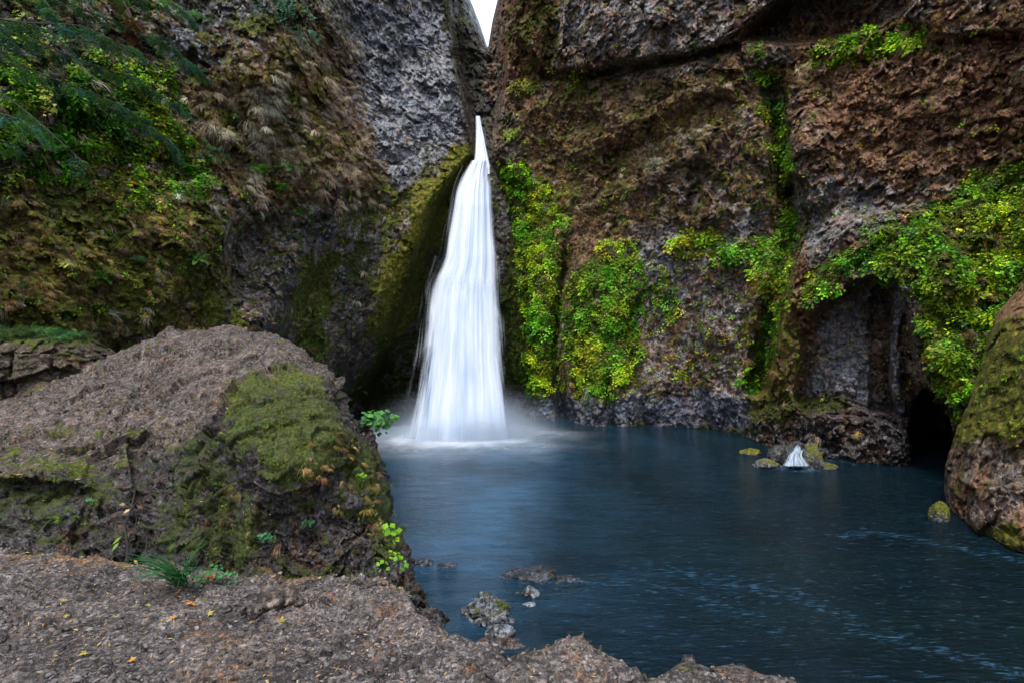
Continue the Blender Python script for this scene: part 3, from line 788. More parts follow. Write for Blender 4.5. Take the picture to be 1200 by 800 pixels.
dB = tps([(-420, 470, 7.0), (-420, 690, 3.9), (0, 470, 6.6), (0, 520, 5.3), (0, 565, 4.45), (0, 600, 4.35), (0, 680, 3.75), (130, 415, 7.2), (100, 480, 5.9), (130, 540, 4.8), (130, 600, 4.35), (130, 690, 3.72),
          (60, 560, 4.4), (60, 640, 4.15), (250, 386, 7.0), (250, 430, 5.9), (250, 480, 4.9), (220, 540, 4.45), (250, 600, 4.15), (250, 700, 3.72), (350, 410, 6.3), (340, 450, 5.2), (330, 490, 4.45), (330, 560, 4.0),
          (330, 640, 3.85), (340, 700, 3.7), (395, 460, 5.2), (395, 500, 4.5), (400, 560, 4.0), (400, 640, 3.8), (400, 735, 3.35), (440, 545, 4.4), (440, 600, 4.0), (450, 660, 3.8), (450, 740, 3.3), (500, 720, 3.35), (507, 760, 3.1)])
def boulder_grid():
    v = np.linspace(0, 1, 210)
    PX = np.repeat(tx[None], len(v), 0); PY = ty[None] + (by - ty)[None] * v[:, None]
    D = dB(PX, PY)
    D = D + 0.5 * np.exp(-(PY - ty[None]) / 8.0)
    # dark undercut at the left and the cleft beside the twig
    D = D + 0.35 * ell(PX, PY, 20, 580, 80, 18) + 0.16 * stroke(PX, PY, [(165, 520), (172, 570), (160, 620), (155, 680)], 5, 14)
    D = D - 0.18 * ell(PX, PY, 340, 500, 70, 60)
    # back side of the boulder
    back = []
    for dy, dd_ in ((260, 3.2), (190, 3.0), (120, 2.6), (60, 2.0), (30, 1.4), (12, 0.9), (4, 0.65)):
        back.append((PX[0], np.minimum(PY[0] + dy, np.maximum(by, PY[0] + 2)), D[0] + dd_))
    PX = np.concatenate([np.array([b[0] for b in back]), PX]); PY = np.concatenate([np.array([b[1] for b in back]), PY]); D = np.concatenate([np.array([b[2] for b in back]), D])
    return PX, PY, D
PX, PY, D = boulder_grid()
_ = 0
P = at(PX, PY, D)
WPP = P + 0.10 * np.stack([fbm(P, 0.4, 2, 70), fbm(P, 0.4, 2, 71), fbm(P, 0.4, 2, 72)], -1)
f1, c1 = facets(WPP, 0.42, 73, (1, 1, 1.5), 1.1)
f2, c2 = facets(WPP, 0.16, 74, (1, 1, 1.4), 1.1)
f3, c3 = facets(WPP, 0.06, 75, (1, 1, 1.3), 1.1)
f0, c0 = facets(WPP + 5.1, 0.95, 72, (1, 1, 1.4), 1.1)
_tf = poly(PX, PY, [(-500, 360), (410, 360), (410, 445), (300, 432), (240, 480), (150, 520), (0, 550), (-500, 550)], 25)
n = 0.12 * fbm(P, 1.1, 3, 76) + (0.10 - 0.07 * _tf) * f0 + (0.085 - 0.030 * _tf) * f1 + (0.030 - 0.006 * _tf) * f2 + (0.010 - 0.004 * _tf) * f3 + (0.03 - 0.018 * _tf) * (ridged(P, 0.22, 3, 83, (0.5, 0.5, 1.6)) - 0.6) - 0.008 * (1 - smooth(0, 0.12, c1)) - 0.004 * (1 - smooth(0, 0.15, c2)) + 0.010 * fbm(P, 0.12, 4, 77) + 0.05 * fbm(P, 0.35, 3, 78)
mossB = lambda x, y: np.maximum.reduce([1.0 * poly(x, y, [(262, 462), (290, 440), (340, 428), (375, 440), (398, 470), (400, 520), (392, 560), (330, 555), (300, 530), (255, 520)], 14),
        0.85 * poly(x, y, [(395, 500), (440, 530), (455, 590), (470, 650), (452, 660), (430, 600), (400, 560)], 12),
        0.45 * ell(x, y, 60, 570, 85, 45), 0.42 * ell(x, y, 250, 620, 60, 60), 0.45 * ell(x, y, 400, 690, 60, 30), 0.5 * ell(x, y, 230, 540, 40, 40), 0.45 * ell(x, y, 330, 690, 70, 25)])
wx = PX + 10 * perlin(P / 0.15, 81); wy = PY + 10 * perlin(P / 0.15, 82)
mm = mossB(wx, wy)
n = n * (1 - 0.2 * mm) + 0.03 * mm + 0.012 * mm * fbm(P, 0.05, 2, 84)
n = n + 0.02 * (ridged(P, 0.3, 3, 79) - 0.6)
NP = grid_normals(at(PX, PY, D)); NP = NP * 0.6 + 0.4 * (np.array([0, 0, CAM_H]) - P) / np.linalg.norm(np.array([0, 0, CAM_H]) - P, axis=-1)[..., None]
PB = P + NP * n[..., None]
# sink anything that would dip under the lower rim
NB = grid_normals(PB)
topface = poly(PX, PY, [(-500, 380), (400, 380), (400, 450), (300, 440), (230, 500), (150, 540), (0, 560), (-500, 560)], 20)
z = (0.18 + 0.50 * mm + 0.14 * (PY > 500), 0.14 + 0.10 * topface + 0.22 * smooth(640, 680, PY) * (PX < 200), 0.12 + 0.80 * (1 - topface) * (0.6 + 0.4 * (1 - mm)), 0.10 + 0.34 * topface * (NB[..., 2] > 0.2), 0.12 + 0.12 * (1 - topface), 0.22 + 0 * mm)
z_boulder = z
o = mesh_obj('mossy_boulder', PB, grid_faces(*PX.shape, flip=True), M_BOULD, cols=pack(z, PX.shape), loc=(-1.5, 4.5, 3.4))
tag(o, 'huge brown boulder with a green moss cap standing on the ledge left of the pool', 'boulder')
BPX, BPY = PX, PY

# ------------------------------------------------------------------ small outcrop at the left, grass on top
def block_grid(top, bot, dfun, n, amps, seed, back=((200, 3.0), (100, 2.2), (40, 1.4), (12, 0.8), (3, 0.4)), step=1.5, bulge=(0.5, 8.0)):
    tp = np.array(top, float); s = np.concatenate([[0], np.cumsum(np.hypot(*np.diff(tp, axis=0).T))])
    ss = np.arange(0, s[-1], step); tx = np.interp(ss, s, tp[:, 0]); ty = np.interp(ss, s, tp[:, 1])
    k_ = np.ones(9) / 9
    tx = np.convolve(np.pad(tx, 4, mode='edge'), k_, 'valid'); ty = np.convolve(np.pad(ty, 4, mode='edge'), k_, 'valid')
    ty = ty + 1.5 * perlin(np.stack([tx / 14, ty / 14, 0 * tx + seed], -1))
    by = interp(bot, tx); v = np.linspace(0, 1, n)
    PX = np.repeat(tx[None], n, 0); PY = ty[None] + (by - ty)[None] * v[:, None]
    D = dfun(PX, PY) + bulge[0] * np.exp(-(PY - ty[None]) / bulge[1])
    b = [(PX[0], np.minimum(PY[0] + dy, np.maximum(by, PY[0] + 1)), D[0] + q) for dy, q in back]
    PX = np.concatenate([np.array([k[0] for k in b]), PX]); PY = np.concatenate([np.array([k[1] for k in b]), PY]); D = np.concatenate([np.array([k[2] for k in b]), D])
    P = at(PX, PY, D); a, sz = amps
    f1, c1 = facets(P, sz, seed, (1, 1, 1.5), 1.1); f2, c2 = facets(P, sz * 0.4, seed + 1, (1, 1, 1.5), 1.1)
    nn = a * (1.2 * fbm(P, sz * 2.5, 3, seed + 2) + 0.9 * f1 + 0.4 * f2 - 0.35 * (1 - smooth(0, 0.15, c1)) + 0.25 * fbm(P, sz * 0.3, 3, seed + 3))
    return PX, PY, at(PX, PY, D - nn)
PX, PY, PO = block_grid([(-260, 380), (-60, 384), (10, 386), (60, 388), (100, 394), (122, 404), (138, 414), (150, 440), (160, 470), (165, 500)], [(-260, 560), (165, 520)],
                        tps([(-260, 380, 8.6), (-260, 560, 7.2), (0, 390, 9.2), (0, 450, 8.6), (0, 540, 7.6), (130, 415, 9.6), (130, 500, 8.6), (165, 500, 9)]), 110, (0.16, 0.5), 91)
NO = grid_normals(PO)
z = (0.35 + 0.4 * (1 - smooth(392, 410, PY)), 0.3 + 0 * PX, 0.35 + 0 * PX, 0.15 + 0 * PX, 0.2 + 0 * PX, 0.2 + 0 * PX)
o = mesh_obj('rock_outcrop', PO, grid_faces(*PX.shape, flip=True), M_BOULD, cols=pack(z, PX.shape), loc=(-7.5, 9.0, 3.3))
tag(o, 'dark broken rock outcrop with green grass on top at the left edge behind the boulder', 'rock')
OPX, OPY = PX, PY

# ------------------------------------------------------------------ mossy boulder at the right edge
LS = [(200, 1330), (250, 1270), (300, 1225), (335, 1196), (370, 1166), (420, 1151), (470, 1136), (505, 1120), (545, 1108), (590, 1106), (612, 1116), (632, 1142), (648, 1180), (660, 1225), (700, 1350), (760, 1600)]
rows2 = np.arange(200, 780, 1.7)
L2 = interp(LS, rows2) 
L2 = np.convolve(np.pad(L2, 4, mode='edge'), np.ones(9) / 9, 'valid') + 2.0 * perlin(np.stack([rows2 / 12, 0 * rows2, 0 * rows2], -1))
u = np.concatenate([np.linspace(0, 0.35, 110)[:-1], np.linspace(0.35, 1, 70)])
PX = L2[:, None] + (1650 - L2)[:, None] * u[None]
PY = np.repeat(rows2[:, None], len(u), 1)
dRB = tps([(1196, 335, 17.5), (1150, 420, 17.2), (1108, 560, 17.0), (1107, 600, 16.6), (1180, 648, 13.4), (1200, 420, 15.6), (1200, 540, 14.2), (1200, 650, 13.2), (1350, 250, 15), (1350, 500, 12), (1350, 690, 11.3), (1600, 300, 11.5), (1600, 750, 9.2), (1300, 200, 18)])
D = dRB(PX, PY) + 1.5 * np.exp(-(PX - L2[:, None]) / 9.0)
b = [(PX[:, :1], D[:, :1] + q, dx) for q, dx in ((4.5, 120), (3.2, 50), (1.8, 14), (0.8, 4))]
PX = np.concatenate([k[0] + k[2] for k in b] + [PX], 1); D = np.concatenate([k[1] for k in b] + [D], 1); PY = np.repeat(rows2[:, None], PX.shape[1], 1)
P = at(PX, PY, D)
f1, c1 = facets(P, 1.1, 101, (1, 1, 1.3), 1.0); f2, c2 = facets(P, 0.4, 102, (1, 1, 1.2), 1.0)
n = 0.35 * fbm(P, 3, 3, 103) + 0.22 * f1 + 0.10 * f2 - 0.08 * (1 - smooth(0, .15, c1)) + 0.06 * fbm(P, 0.25, 3, 104)
PRB = at(PX, PY, D - n)
wx = PX + 10 * perlin(P / 0.6, 105); wy = PY + 10 * perlin(P / 0.6, 106)
mm = np.maximum(0.55 * smooth(360, 400, wy) * (1 - smooth(500, 540, wy)), 0.5 * ell(wx, wy, 1180, 630, 50, 20)); 
z = (0.25 + mm, 0.35 + 0.30 * (1 - smooth(500, 530, wy)), 0.5 * smooth(600, 640, PY), 0.12 + 0.1 * smooth(520, 560, wy), 0.50 + 0.3 * (1 - smooth(380, 420, wy)), 0.75 + 0 * PX)
o = mesh_obj('mossy_boulder', PRB, grid_faces(*PX.shape, flip=True), M_CLIFF, cols=pack(z, PX.shape), loc=(13, 15, 0))
tag(o, 'tall rounded boulder with rust coloured moss rising from the water at the right edge', 'boulder')
BRX, BRY = PX, PY

# ------------------------------------------------------------------ loose rocks
def stone(name, loc, size, label, cat, seed, mat=None, moss=0.2, wet=0.2, lic=0.3, group=None, sub=5, rough=0.16, flat=0.35, parent=None, rot=0.0, dry=0.1, rust=0.1, yel=0.2):
    import bmesh
    bm = bmesh.new(); bmesh.ops.create_icosphere(bm, subdivisions=sub, radius=1.0)
    V = np.array([v.co[:] for v in bm.verts]); Fc = np.array([[v.index for v in f.verts] for f in bm.faces]); bm.free()
    Q = V * 1.0 + seed * 3.17
    # planar cuts give a broken, angular stone
    g = np.random.default_rng(seed)
    for _ in range(9):
        d = g.normal(size=3); d /= np.linalg.norm(d); h = g.uniform(0.62, 0.9)
        ex = np.maximum(V @ d - h, 0); V = V - ex[:, None] * d * 0.85
    fo, fc = facets(Q, 0.5, seed, (1, 1, 1), 1.0)
    r = 1 + rough * (0.8 * fbm(Q, 0.9, 3, seed) + 0.5 * fo + 0.2 * fbm(Q, 0.15, 3, seed + 1) - 0.25 * (1 - smooth(0, 0.12, fc)))
    V = V * r[:, None] * np.array(size)
    c_, s_ = math.cos(rot), math.sin(rot)
    V = V @ np.array([[c_, s_, 0], [-s_, c_, 0], [0, 0, 1]])
    V = V + np.array(loc)
    z = [np.full(len(V), k) for k in (moss, dry, wet, lic, rust, yel)]
    nz = (V[:, 2] - loc[2]) / size[2]
    z[0] = z[0] * (0.4 + 0.8 * smooth(-0.2, 0.7, nz))
    o = mesh_obj(name, V, Fc, mat or M_STONE, parent=parent, cols={'mA': np.clip(np.stack(z[:3], -1), 0, 1), 'mB': np.clip(np.stack(z[3:], -1), 0, 1)}, loc=loc)
    if cat: tag(o, label, cat, group)
    return o
def wp(px, py, z=0.0):
    x_, y_ = onplane(px, py, z); return (x_, y_, z)
G1 = 'rocks standing in the near water'
stone('rock', wp(571, 716, 0.05), (0.46, 0.40, 0.34), 'largest dark rock in the near water with moss on its left side', 'rock', 11, moss=0.42, wet=0.5, lic=0.45, group=G1, rough=0.30)
stone('rock', wp(586, 743, 0.03), (0.27, 0.22, 0.17), 'smooth rounded grey rock in the water below the largest one', 'rock', 12, moss=0.05, wet=0.2, lic=0.45, group=G1, rough=0.08)
stone('rock', wp(622, 695, 0.03), (0.18, 0.17, 0.17), 'small upright grey rock in the water right of the largest one', 'rock', 13, moss=0.1, wet=0.2, lic=0.5, group=G1, rough=0.10)
stone('rock', wp(565, 731, 0.02), (0.09, 0.09, 0.08), 'small dark stone between the largest rock and the rounded grey one', 'rock', 14, wet=0.6, group=G1, sub=4)
stone('rock', wp(576, 728, 0.02), (0.13, 0.10, 0.10), 'small angular grey stone right above the rounded one', 'rock', 15, wet=0.4, lic=0.4, group=G1, sub=4)
stone('rock', wp(597, 727, 0.0), (0.13, 0.10, 0.07), 'flat wet stone leaning on the largest rock at its right', 'rock', 16, wet=0.8, group=G1, sub=4)
stone('rock', wp(621, 708, 0.0), (0.14, 0.10, 0.03), 'pale flat stone just awash below the upright rock', 'rock', 17, wet=0.1, lic=0.7, group=G1, sub=4)
stone('rock', wp(606, 694, 0.0), (0.05, 0.05, 0.03), 'tiny wet stone left of the upright rock', 'rock', 24, wet=0.7, group=G1, sub=4)
stone('rock', wp(622, 676, -0.05), (0.62, 0.55, 0.13), 'low black rock awash above the upright grey rock', 'rock', 18, wet=1.0, lic=0.3, group=G1, rough=0.35)
stone('rock', wp(664, 682, -0.08), (0.55, 0.40, 0.12), 'low black rock awash at the right end of the near rocks', 'rock', 19, wet=1.0, lic=0.3, group=G1, rough=0.35)
stone('rock', wp(492, 660, -0.02), (0.28, 0.25, 0.12), 'dark rock awash beside the big boulder', 'rock', 20, wet=1.0, group=G1, rough=0.3)
stone('rock', wp(522, 664, -0.05), (0.30, 0.2, 0.09), 'low dark rock awash a little out from the big boulder', 'rock', 21, wet=1.0, group=G1, rough=0.3)
stone('rock', wp(590, 762, -0.1), (0.5, 0.28, 0.2), 'dark brown rock at the foot of the ledge under the rounded stone', 'rock', 22, wet=0.6, rust=0.5, group=G1, rough=0.2)
G2 = 'rocks at the small cascade'
stone('rock', wp(897, 545, 0.02), (0.55, 0.45, 0.34), 'rounded mossy grey rock left of the small cascade', 'rock', 31, moss=0.45, lic=0.45, yel=0.6, group=G2)
stone('rock', wp(880, 531, 0.0), (0.5, 0.4, 0.22), 'low yellow mossy rock at the left of the cascade rocks', 'rock', 32, moss=0.75, yel=0.8, group=G2)
stone('rock', wp(916, 535, 0.1), (0.75, 0.5, 0.55), 'dark brown rock just behind the rounded mossy one', 'rock', 33, wet=0.6, moss=0.3, rust=0.3, group=G2)
stone('rock', wp(952, 543, 0.1), (0.50, 0.5, 0.85), 'pointed brown rock right of the small cascade', 'rock', 34, moss=0.45, yel=0.7, wet=0.4, group=G2, rot=0.3)
stone('rock', wp(962, 547, 0.0), (0.6, 0.4, 0.22), 'low dark mossy rock at the foot of the pointed one', 'rock', 35, wet=0.5, moss=0.5, yel=0.6, group=G2)
stone('rock', wp(1101, 604, 0.12), (0.26, 0.25, 0.40), 'mossy stone at the foot of the right boulder', 'rock', 36, moss=0.7, yel=0.8, lic=0.2, wet=0.5)
# small cascade over the stones
e = [(519, 934, 938), (523, 931, 940), (527, 929, 941), (533, 924, 940), (538, 921, 943), (543, 917, 948), (547, 914, 951)]
csc = fall_sheet('small_cascade', e, [(517, 23.3), (528, 22.95), (531, 22.6), (546, 22.3)], 30, 60, MW2, 0.25, 0.1, 1.5, None, 21.0, 0.12, 0.1)
csc.data.materials.clear(); csc.data.materials.append(water_mat('cascade_water', (0.08, 0.13, 0.19), (0.38, 0.46, 0.55), 14.0, 1.5))
stone('rock', tuple(at(932, 540, 23.1)), (0.62, 0.5, 0.85), 'wet brown stone that the small cascade slides over', 'rock', 37, moss=0.3, wet=0.8, rust=0.3, group=G2)
tag(csc, 'small white cascade sliding between brown rocks at the far shore', 'waterfall')
G3 = 'loose stones lying on the ledge'
for px, py, sx, label, sd in ((301, 716, 0.052, 'small dark angular stone lying left of the two larger ledge stones', 41), (318, 706, 0.078, 'dark brown broken stone lying on the ledge below the boulder', 42), (335, 702, 0.062, 'flat grey stone leaning behind the broken brown one', 43),
                              (283, 711, 0.03, 'thin dark flake lying leftmost of the ledge stones', 44), (350, 705, 0.03, 'little grey pebble right of the ledge stones', 45)):
    p = on_ledge(px, py + 4)
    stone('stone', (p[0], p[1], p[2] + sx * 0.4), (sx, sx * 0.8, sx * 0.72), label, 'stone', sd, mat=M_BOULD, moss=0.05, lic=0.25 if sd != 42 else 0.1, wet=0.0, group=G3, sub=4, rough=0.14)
# ------------------------------------------------------------------ vegetation
def rotz(a):
    c, s = math.cos(a), math.sin(a); return np.array([[c, -s, 0], [s, c, 0], [0, 0, 1]])
def leaf_quad(base, direction, up, length, width, fold=0.15):
    """pointed leaf: four triangles as two quads folded along the middle rib. returns 6 verts, quads"""
    d = direction / np.linalg.norm(direction); s = np.cross(d, up); s /= np.linalg.norm(s) + 1e-9; u = np.cross(s, d)
    return np.array([base, base + d * length * .45 + s * width / 2 + u * fold * width, base + d * length, base + d * length * .45 - s * width / 2 + u * fold * width])
LQ = np.array([[0, 1, 2, 3]])
def join(parts):
    V, Fa, T, n = [], [], [], 0
    for v, f, tn in parts:
        V.append(v); Fa.append(np.asarray(f) + n); T.append(np.full(len(v), tn)); n += len(v)
    return np.concatenate(V), np.concatenate(Fa), np.concatenate(T)
def tpl_spray(g, n=13, r=1.0, size=0.52, droop=0.5):
    """a hanging layered spray of rounded leaflets. local frame: x right, y outward, z up"""
    parts = []
    for k in range(n):
        a = g.uniform(-1, 1) * 1.5; q = g.uniform(0.15, 1.0) * r
        b = np.array([math.sin(a) * q, 0.25 + math.cos(a) * q * 0.45 + g.uniform(0, .15), g.uniform(-0.7, 0.6) * r - droop * q * 0.3])
        d = np.array([math.sin(a) + g.normal() * .25, 0.55 + g.normal() * .2, -0.55 - droop * g.uniform(0, 1)])
        u = np.array([g.normal() * .25, 0.55, 0.85])
        s = size * g.uniform(0.6, 1.2)
        b[1] *= 0.5; parts.append((leaf_quad(b, d, u, s, s * 0.85, g.uniform(0.0, 0.25)), LQ, g.uniform(0.65, 1.3)))
    return join(parts)
def tpl_tuft(g, n=12, length=1.0, width=0.06, droop=0.9, spread=0.8, up=0.6):
    """curved blades springing from one point and drooping"""
    parts = []
    for k in range(n):
        a = g.uniform(0, 2 * math.pi); d = np.array([math.cos(a) * spread, 0.35 + abs(math.sin(a)) * spread, up * g.uniform(0.3, 1.2)])
        L = length * g.uniform(0.6, 1.1); p = np.array([g.normal() * .06, 0, g.normal() * .06]); pts = [p]
        dd = d / np.linalg.norm(d)
        for s_ in range(3):
            p = p + dd * L / 3; pts.append(p); dd = dd + np.array([0, 0.0, -droop * 0.55]); dd /= np.linalg.norm(dd)
        side = np.cross(dd, [0.3, 1, 0.2]); side /= np.linalg.norm(side) + 1e-9
        v = []
        for i, q in enumerate(pts):
            w_ = width * (1 - i / 3.2); v += [q - side * w_ / 2, q + side * w_ / 2]
        f = [[2 * i, 2 * i + 1, 2 * i + 3, 2 * i + 2] for i in range(3)]
        parts.append((np.array(v), f, g.uniform(0.7, 1.3)))
    return join(parts)
def tpl_fern(g, n=9, length=1.0, pin=11, width=0.22, droop=0.7, up=0.9):
    """sword fern: arching fronds with paired leaflets"""
    parts = []
    for k in range(n):
        a = 2 * math.pi * (k + g.uniform(-.3, .3)) / n
        dd = np.array([math.cos(a), math.sin(a) * 0.8 + 0.35, up * g.uniform(0.5, 1.1)]); dd /= np.linalg.norm(dd)
        p = np.zeros(3); L = length * g.uniform(0.75, 1.1); tone = g.uniform(0.75, 1.25)
        for i in range(pin):
            t_ = (i + 1) / pin
            p2 = p + dd * L / pin; side = np.cross(dd, [0, 0, 1.0]); side /= np.linalg.norm(side) + 1e-9
            w_ = width * L * (math.sin(math.pi * min(1, t_ * 0.85 + 0.12)) ** 0.7)
            for sg in (-1, 1):
                parts.append((leaf_quad(p2, side * sg + dd * 0.35, np.cross(side, dd), w_, L / pin * 0.85, 0.1), LQ, tone * g.uniform(.9, 1.1)))
            p = p2; dd = dd + np.array([0, 0, -droop * 1.6 / pin]); dd /= np.linalg.norm(dd)
    return join(parts)
def frames(N, g, tilt=0.3):
    """per-point basis: y = outward (mostly horizontal part of the normal), z up, with random yaw and tilt"""
    y = N.copy(); y[:, 2] *= 0.3; y += g.normal(size=y.shape) * tilt; y /= np.linalg.norm(y, axis=1)[:, None]
    z = np.tile(np.array([0, 0, 1.0]), (len(N), 1)) + g.normal(size=N.shape) * tilt
    x = np.cross(y, z); x /= np.linalg.norm(x, axis=1)[:, None]; z = np.cross(x, y)
    return np.stack([x, y, z], -1)                    # columns are the axes
def scatter(name, tpls, P, B, S, col, g, mat, parent=None, loc=None):
    """col (n,3) base colour of each plant"""
    Vs, Fs, Cs, n = [], [], [], 0
    pick = g.integers(0, len(tpls), len(P))
    for k, (tv, tf, tt) in enumerate(tpls):
        m = pick == k
        if not m.any(): continue
        W = np.einsum('nij,vj->nvi', B[m], tv) * S[m][:, None, None] + P[m][:, None, :]
        c = col[m][:, None, :] * tt[None, :, None] * g.uniform(0.85, 1.15, (m.sum(), len(tv), 1))
        ff = tf[None] + (np.arange(m.sum()) * len(tv))[:, None, None] + n
        n += m.sum() * len(tv)
        Vs.append(W.reshape(-1, 3)); Cs.append(c.reshape(-1, 3)); Fs.append(ff.reshape(-1, tf.shape[1]))
    return mesh_obj(name, np.concatenate(Vs), np.concatenate(Fs), mat, parent=parent, smooth_shade=False, cols={'col': np.clip(np.concatenate(Cs), 0, 1)}, loc=loc)
GR = np.random.default_rng(99)
T_SPRAY = [tpl_spray(GR) for _ in range(5)]
T_SMALL = [tpl_spray(GR, 7, 0.8, 0.5) for _ in range(4)]
T_TUFT = [tpl_tuft(GR, 14, 1.0, 0.05, 1.0, 0.7, 0.5) for _ in range(5)]
T_HANG = [tpl_tuft(GR, 18, 1.0, 0.035, 1.7, 0.45, 0.1) for _ in range(5)]
T_FERN = [tpl_fern(GR) for _ in range(4)]
def blend(pal, n, g, noise=None):
    pal = np.array(pal); i = g.integers(0, len(pal), n); j = g.integers(0, len(pal), n); f = g.uniform(0, 1, (n, 1)) ** 2
    return pal[i] * (1 - f) + pal[j] * f
def sample(surf, px, py, mask, n, g, N):
    """pick n surface points inside the photograph's area, evenly over the picture and weighted by mask"""
    inside = (px > -140) & (px < 1340) & (py > -90) & (py < 800)
    area = np.gradient(px, axis=1) * np.gradient(py, axis=0)
    w_ = (np.clip(mask, 0, None) * inside * np.abs(area) * np.abs(1.0)).ravel()
    idx = g.choice(w_.size, int(n), p=w_ / w_.sum())
    return surf.reshape(-1, 3)[idx], N.reshape(-1, 3)[idx], idx
LEAFG = [(0.12, 0.30, 0.008), (0.20, 0.42, 0.010), (0.30, 0.48, 0.015), (0.07, 0.20, 0.010), (0.40, 0.52, 0.03)]
LEAFY = [(0.36, 0.36, 0.04), (0.26, 0.33, 0.03), (0.42, 0.34, 0.05), (0.16, 0.24, 0.02)]
LEAFD = [(0.05, 0.14, 0.02), (0.08, 0.20, 0.03), (0.03, 0.09, 0.02), (0.06, 0.16, 0.05)]
STRAW = [(0.36, 0.30, 0.20), (0.26, 0.20, 0.13), (0.44, 0.38, 0.28), (0.16, 0.11, 0.07)]
RUSTG = [(0.24, 0.11, 0.06), (0.12, 0.06, 0.035), (0.36, 0.21, 0.11), (0.08, 0.045, 0.03), (0.34, 0.25, 0.06), (0.20, 0.10, 0.08)]
MOSSC = [(0.05, 0.07, 0.008), (0.10, 0.12, 0.010), (0.18, 0.17, 0.014), (0.03, 0.04, 0.006)]
OLIVE = [(0.18, 0.15, 0.02), (0.10, 0.10, 0.014), (0.28, 0.21, 0.04)]
def patchy(P, s, seed, a=-0.1, b=0.35):
    return smooth(a, b, fbm(P, s, 4, seed, 0.6))

def cover(name, label, cat, surf, px, py, N, mask, n, tpls, size, pal, seed, mat=None, out=0.03, tilt=0.3):
    g = np.random.default_rng(seed)
    P, Nn, idx = sample(surf, px, py, mask, n, g, N)
    P = P + Nn * out
    B = frames(Nn, g, tilt)
    S = size[0] * 0.8 + (size[1] * 1.2 - size[0] * 0.8) * g.random(len(P)) ** 1.6
    sc_ = size[1] * 3.2
    tone = np.clip(1 + 1.1 * fbm(P, sc_, 3, seed + 600), 0.4, 1.9)
    hue = np.clip(fbm(P, sc_ * 2.5, 2, seed + 650), -0.5, 0.5) * (0.25 if mat is not None else 1.0)
    cl = blend(pal, len(P), g) * tone[:, None] * np.stack([1 + 0.9 * hue, 1 + 0.1 * hue, 1 - 0.3 * hue], -1)
    o = scatter(name, tpls, P, B, S, cl, g, mat or M_LEAF)
    tag(o, label, cat, kind='stuff'); return o

# noise-warped picture coordinates so no mask edge is clean
def warp(px, py, P, a=12):
    return px + a * perlin(P / 1.3, 201) + a * 0.6 * perlin(P / 0.4, 202), py + a * perlin(P / 1.3, 203) + a * 0.6 * perlin(P / 0.4, 204)
RX, RY = warp(RPX, RPY, PR); LX, LY = warp(LPX, LPY, PL)
visR = (NR[..., 1] < 0.2); rR = right_of(RPX, RPY, EDGE)
c1m = poly(RX, RY, [(590, 188), (612, 198), (640, 215), (662, 245), (650, 300), (652, 360), (650, 430), (640, 462), (612, 462), (606, 400), (606, 330), (598, 250)], 9)
cover('maidenhair_curtain', 'bright green fern curtain hanging just right of the waterfall', 'ferns', PR, RPX, RPY, NR, c1m * (0.05 + patchy(PR, 0.7, 301, -0.05, 0.3)) * smooth(2 + 14 * smooth(230, 290, RPY), 8 + 16 * smooth(230, 290, RPY), rR), 3200, T_SPRAY, (0.13, 0.28), LEAFG, 1)
c2m = np.maximum(poly(RX, RY, [(664, 345), (684, 318), (720, 288), (747, 300), (745, 380), (745, 425), (735, 455), (705, 468), (668, 455), (662, 400)], 9), 0.35 * ell(RX, RY, 772, 345, 22, 34))
c2m = np.maximum(c2m, 0.5 * ell(RX, RY, 725, 292, 24, 12))
cover('maidenhair_curtain', 'bright green fern curtain on the rounded rock column second right from the waterfall', 'ferns', PR, RPX, RPY, NR, c2m * (0.05 + patchy(PR, 0.7, 302, -0.05, 0.3)), 3200, T_SPRAY, (0.13, 0.28), LEAFG + LEAFY[:1], 2)
c3 = np.maximum(poly(RX, RY, [(785, 285), (815, 272), (850, 280), (905, 280), (918, 292), (905, 306), (870, 300), (850, 310), (825, 298), (790, 300)], 7),
                0.6 * np.maximum(ell(RX, RY, 900, 320, 18, 22), ell(RX, RY, 865, 292, 30, 14)))
cover('fern_band', 'green and yellow fern band along the ledge in the middle of the right cliff', 'ferns', PR, RPX, RPY, NR, c3 * (0.08 + patchy(PR, 0.8, 303)), 850, T_SPRAY, (0.17, 0.34), LEAFG + LEAFY, 3)
c4 = np.maximum(stroke(RX, RY, [(903, 125), (914, 150), (914, 180), (918, 200)], 7, 10), stroke(RX, RY, [(924, 255), (921, 290), (918, 330), (906, 375), (896, 410), (884, 448)], 6, 10))
cover('fern_strip', 'narrow green fern strip running down the gully of the right cliff', 'ferns', PR, RPX, RPY, NR, c4 * (0.1 + patchy(PR, 0.8, 304)), 1400, T_SPRAY, (0.15, 0.30), LEAFG[:4] + LEAFD[:2], 4)
ap = poly(RX, RY, [(945, 325), (990, 300), (1030, 268), (1100, 240), (1150, 208), (1200, 182), (1400, 120), (1500, 300), (1240, 330), (1200, 325), (1170, 400), (1140, 480), (1122, 480), (1098, 430), (1085, 385), (1072, 345), (1040, 320), (1000, 322), (965, 345), (948, 368)], 10)
cover('fern_slope', 'large sweeping slope of layered green ferns above the alcove', 'ferns', PR, RPX, RPY, NR, ap * (0.06 + patchy(PR, 0.9, 305, -0.05, 0.3)), 7500, T_SPRAY, (0.12, 0.26), LEAFG + LEAFG[1:4] + LEAFD[:2], 5)
cover('fern_fringe', 'yellow green fern fringe hanging beside the mouth of the cave', 'ferns', PR, RPX, RPY, NR, np.maximum(ell(RX, RY, 1112, 425, 24, 34), 0.6 * ell(RX, RY, 1125, 455, 12, 28)) * (0.08 + patchy(PR, 0.8, 306)), 600, T_SPRAY, (0.14, 0.27), LEAFY + LEAFG[:2], 6)
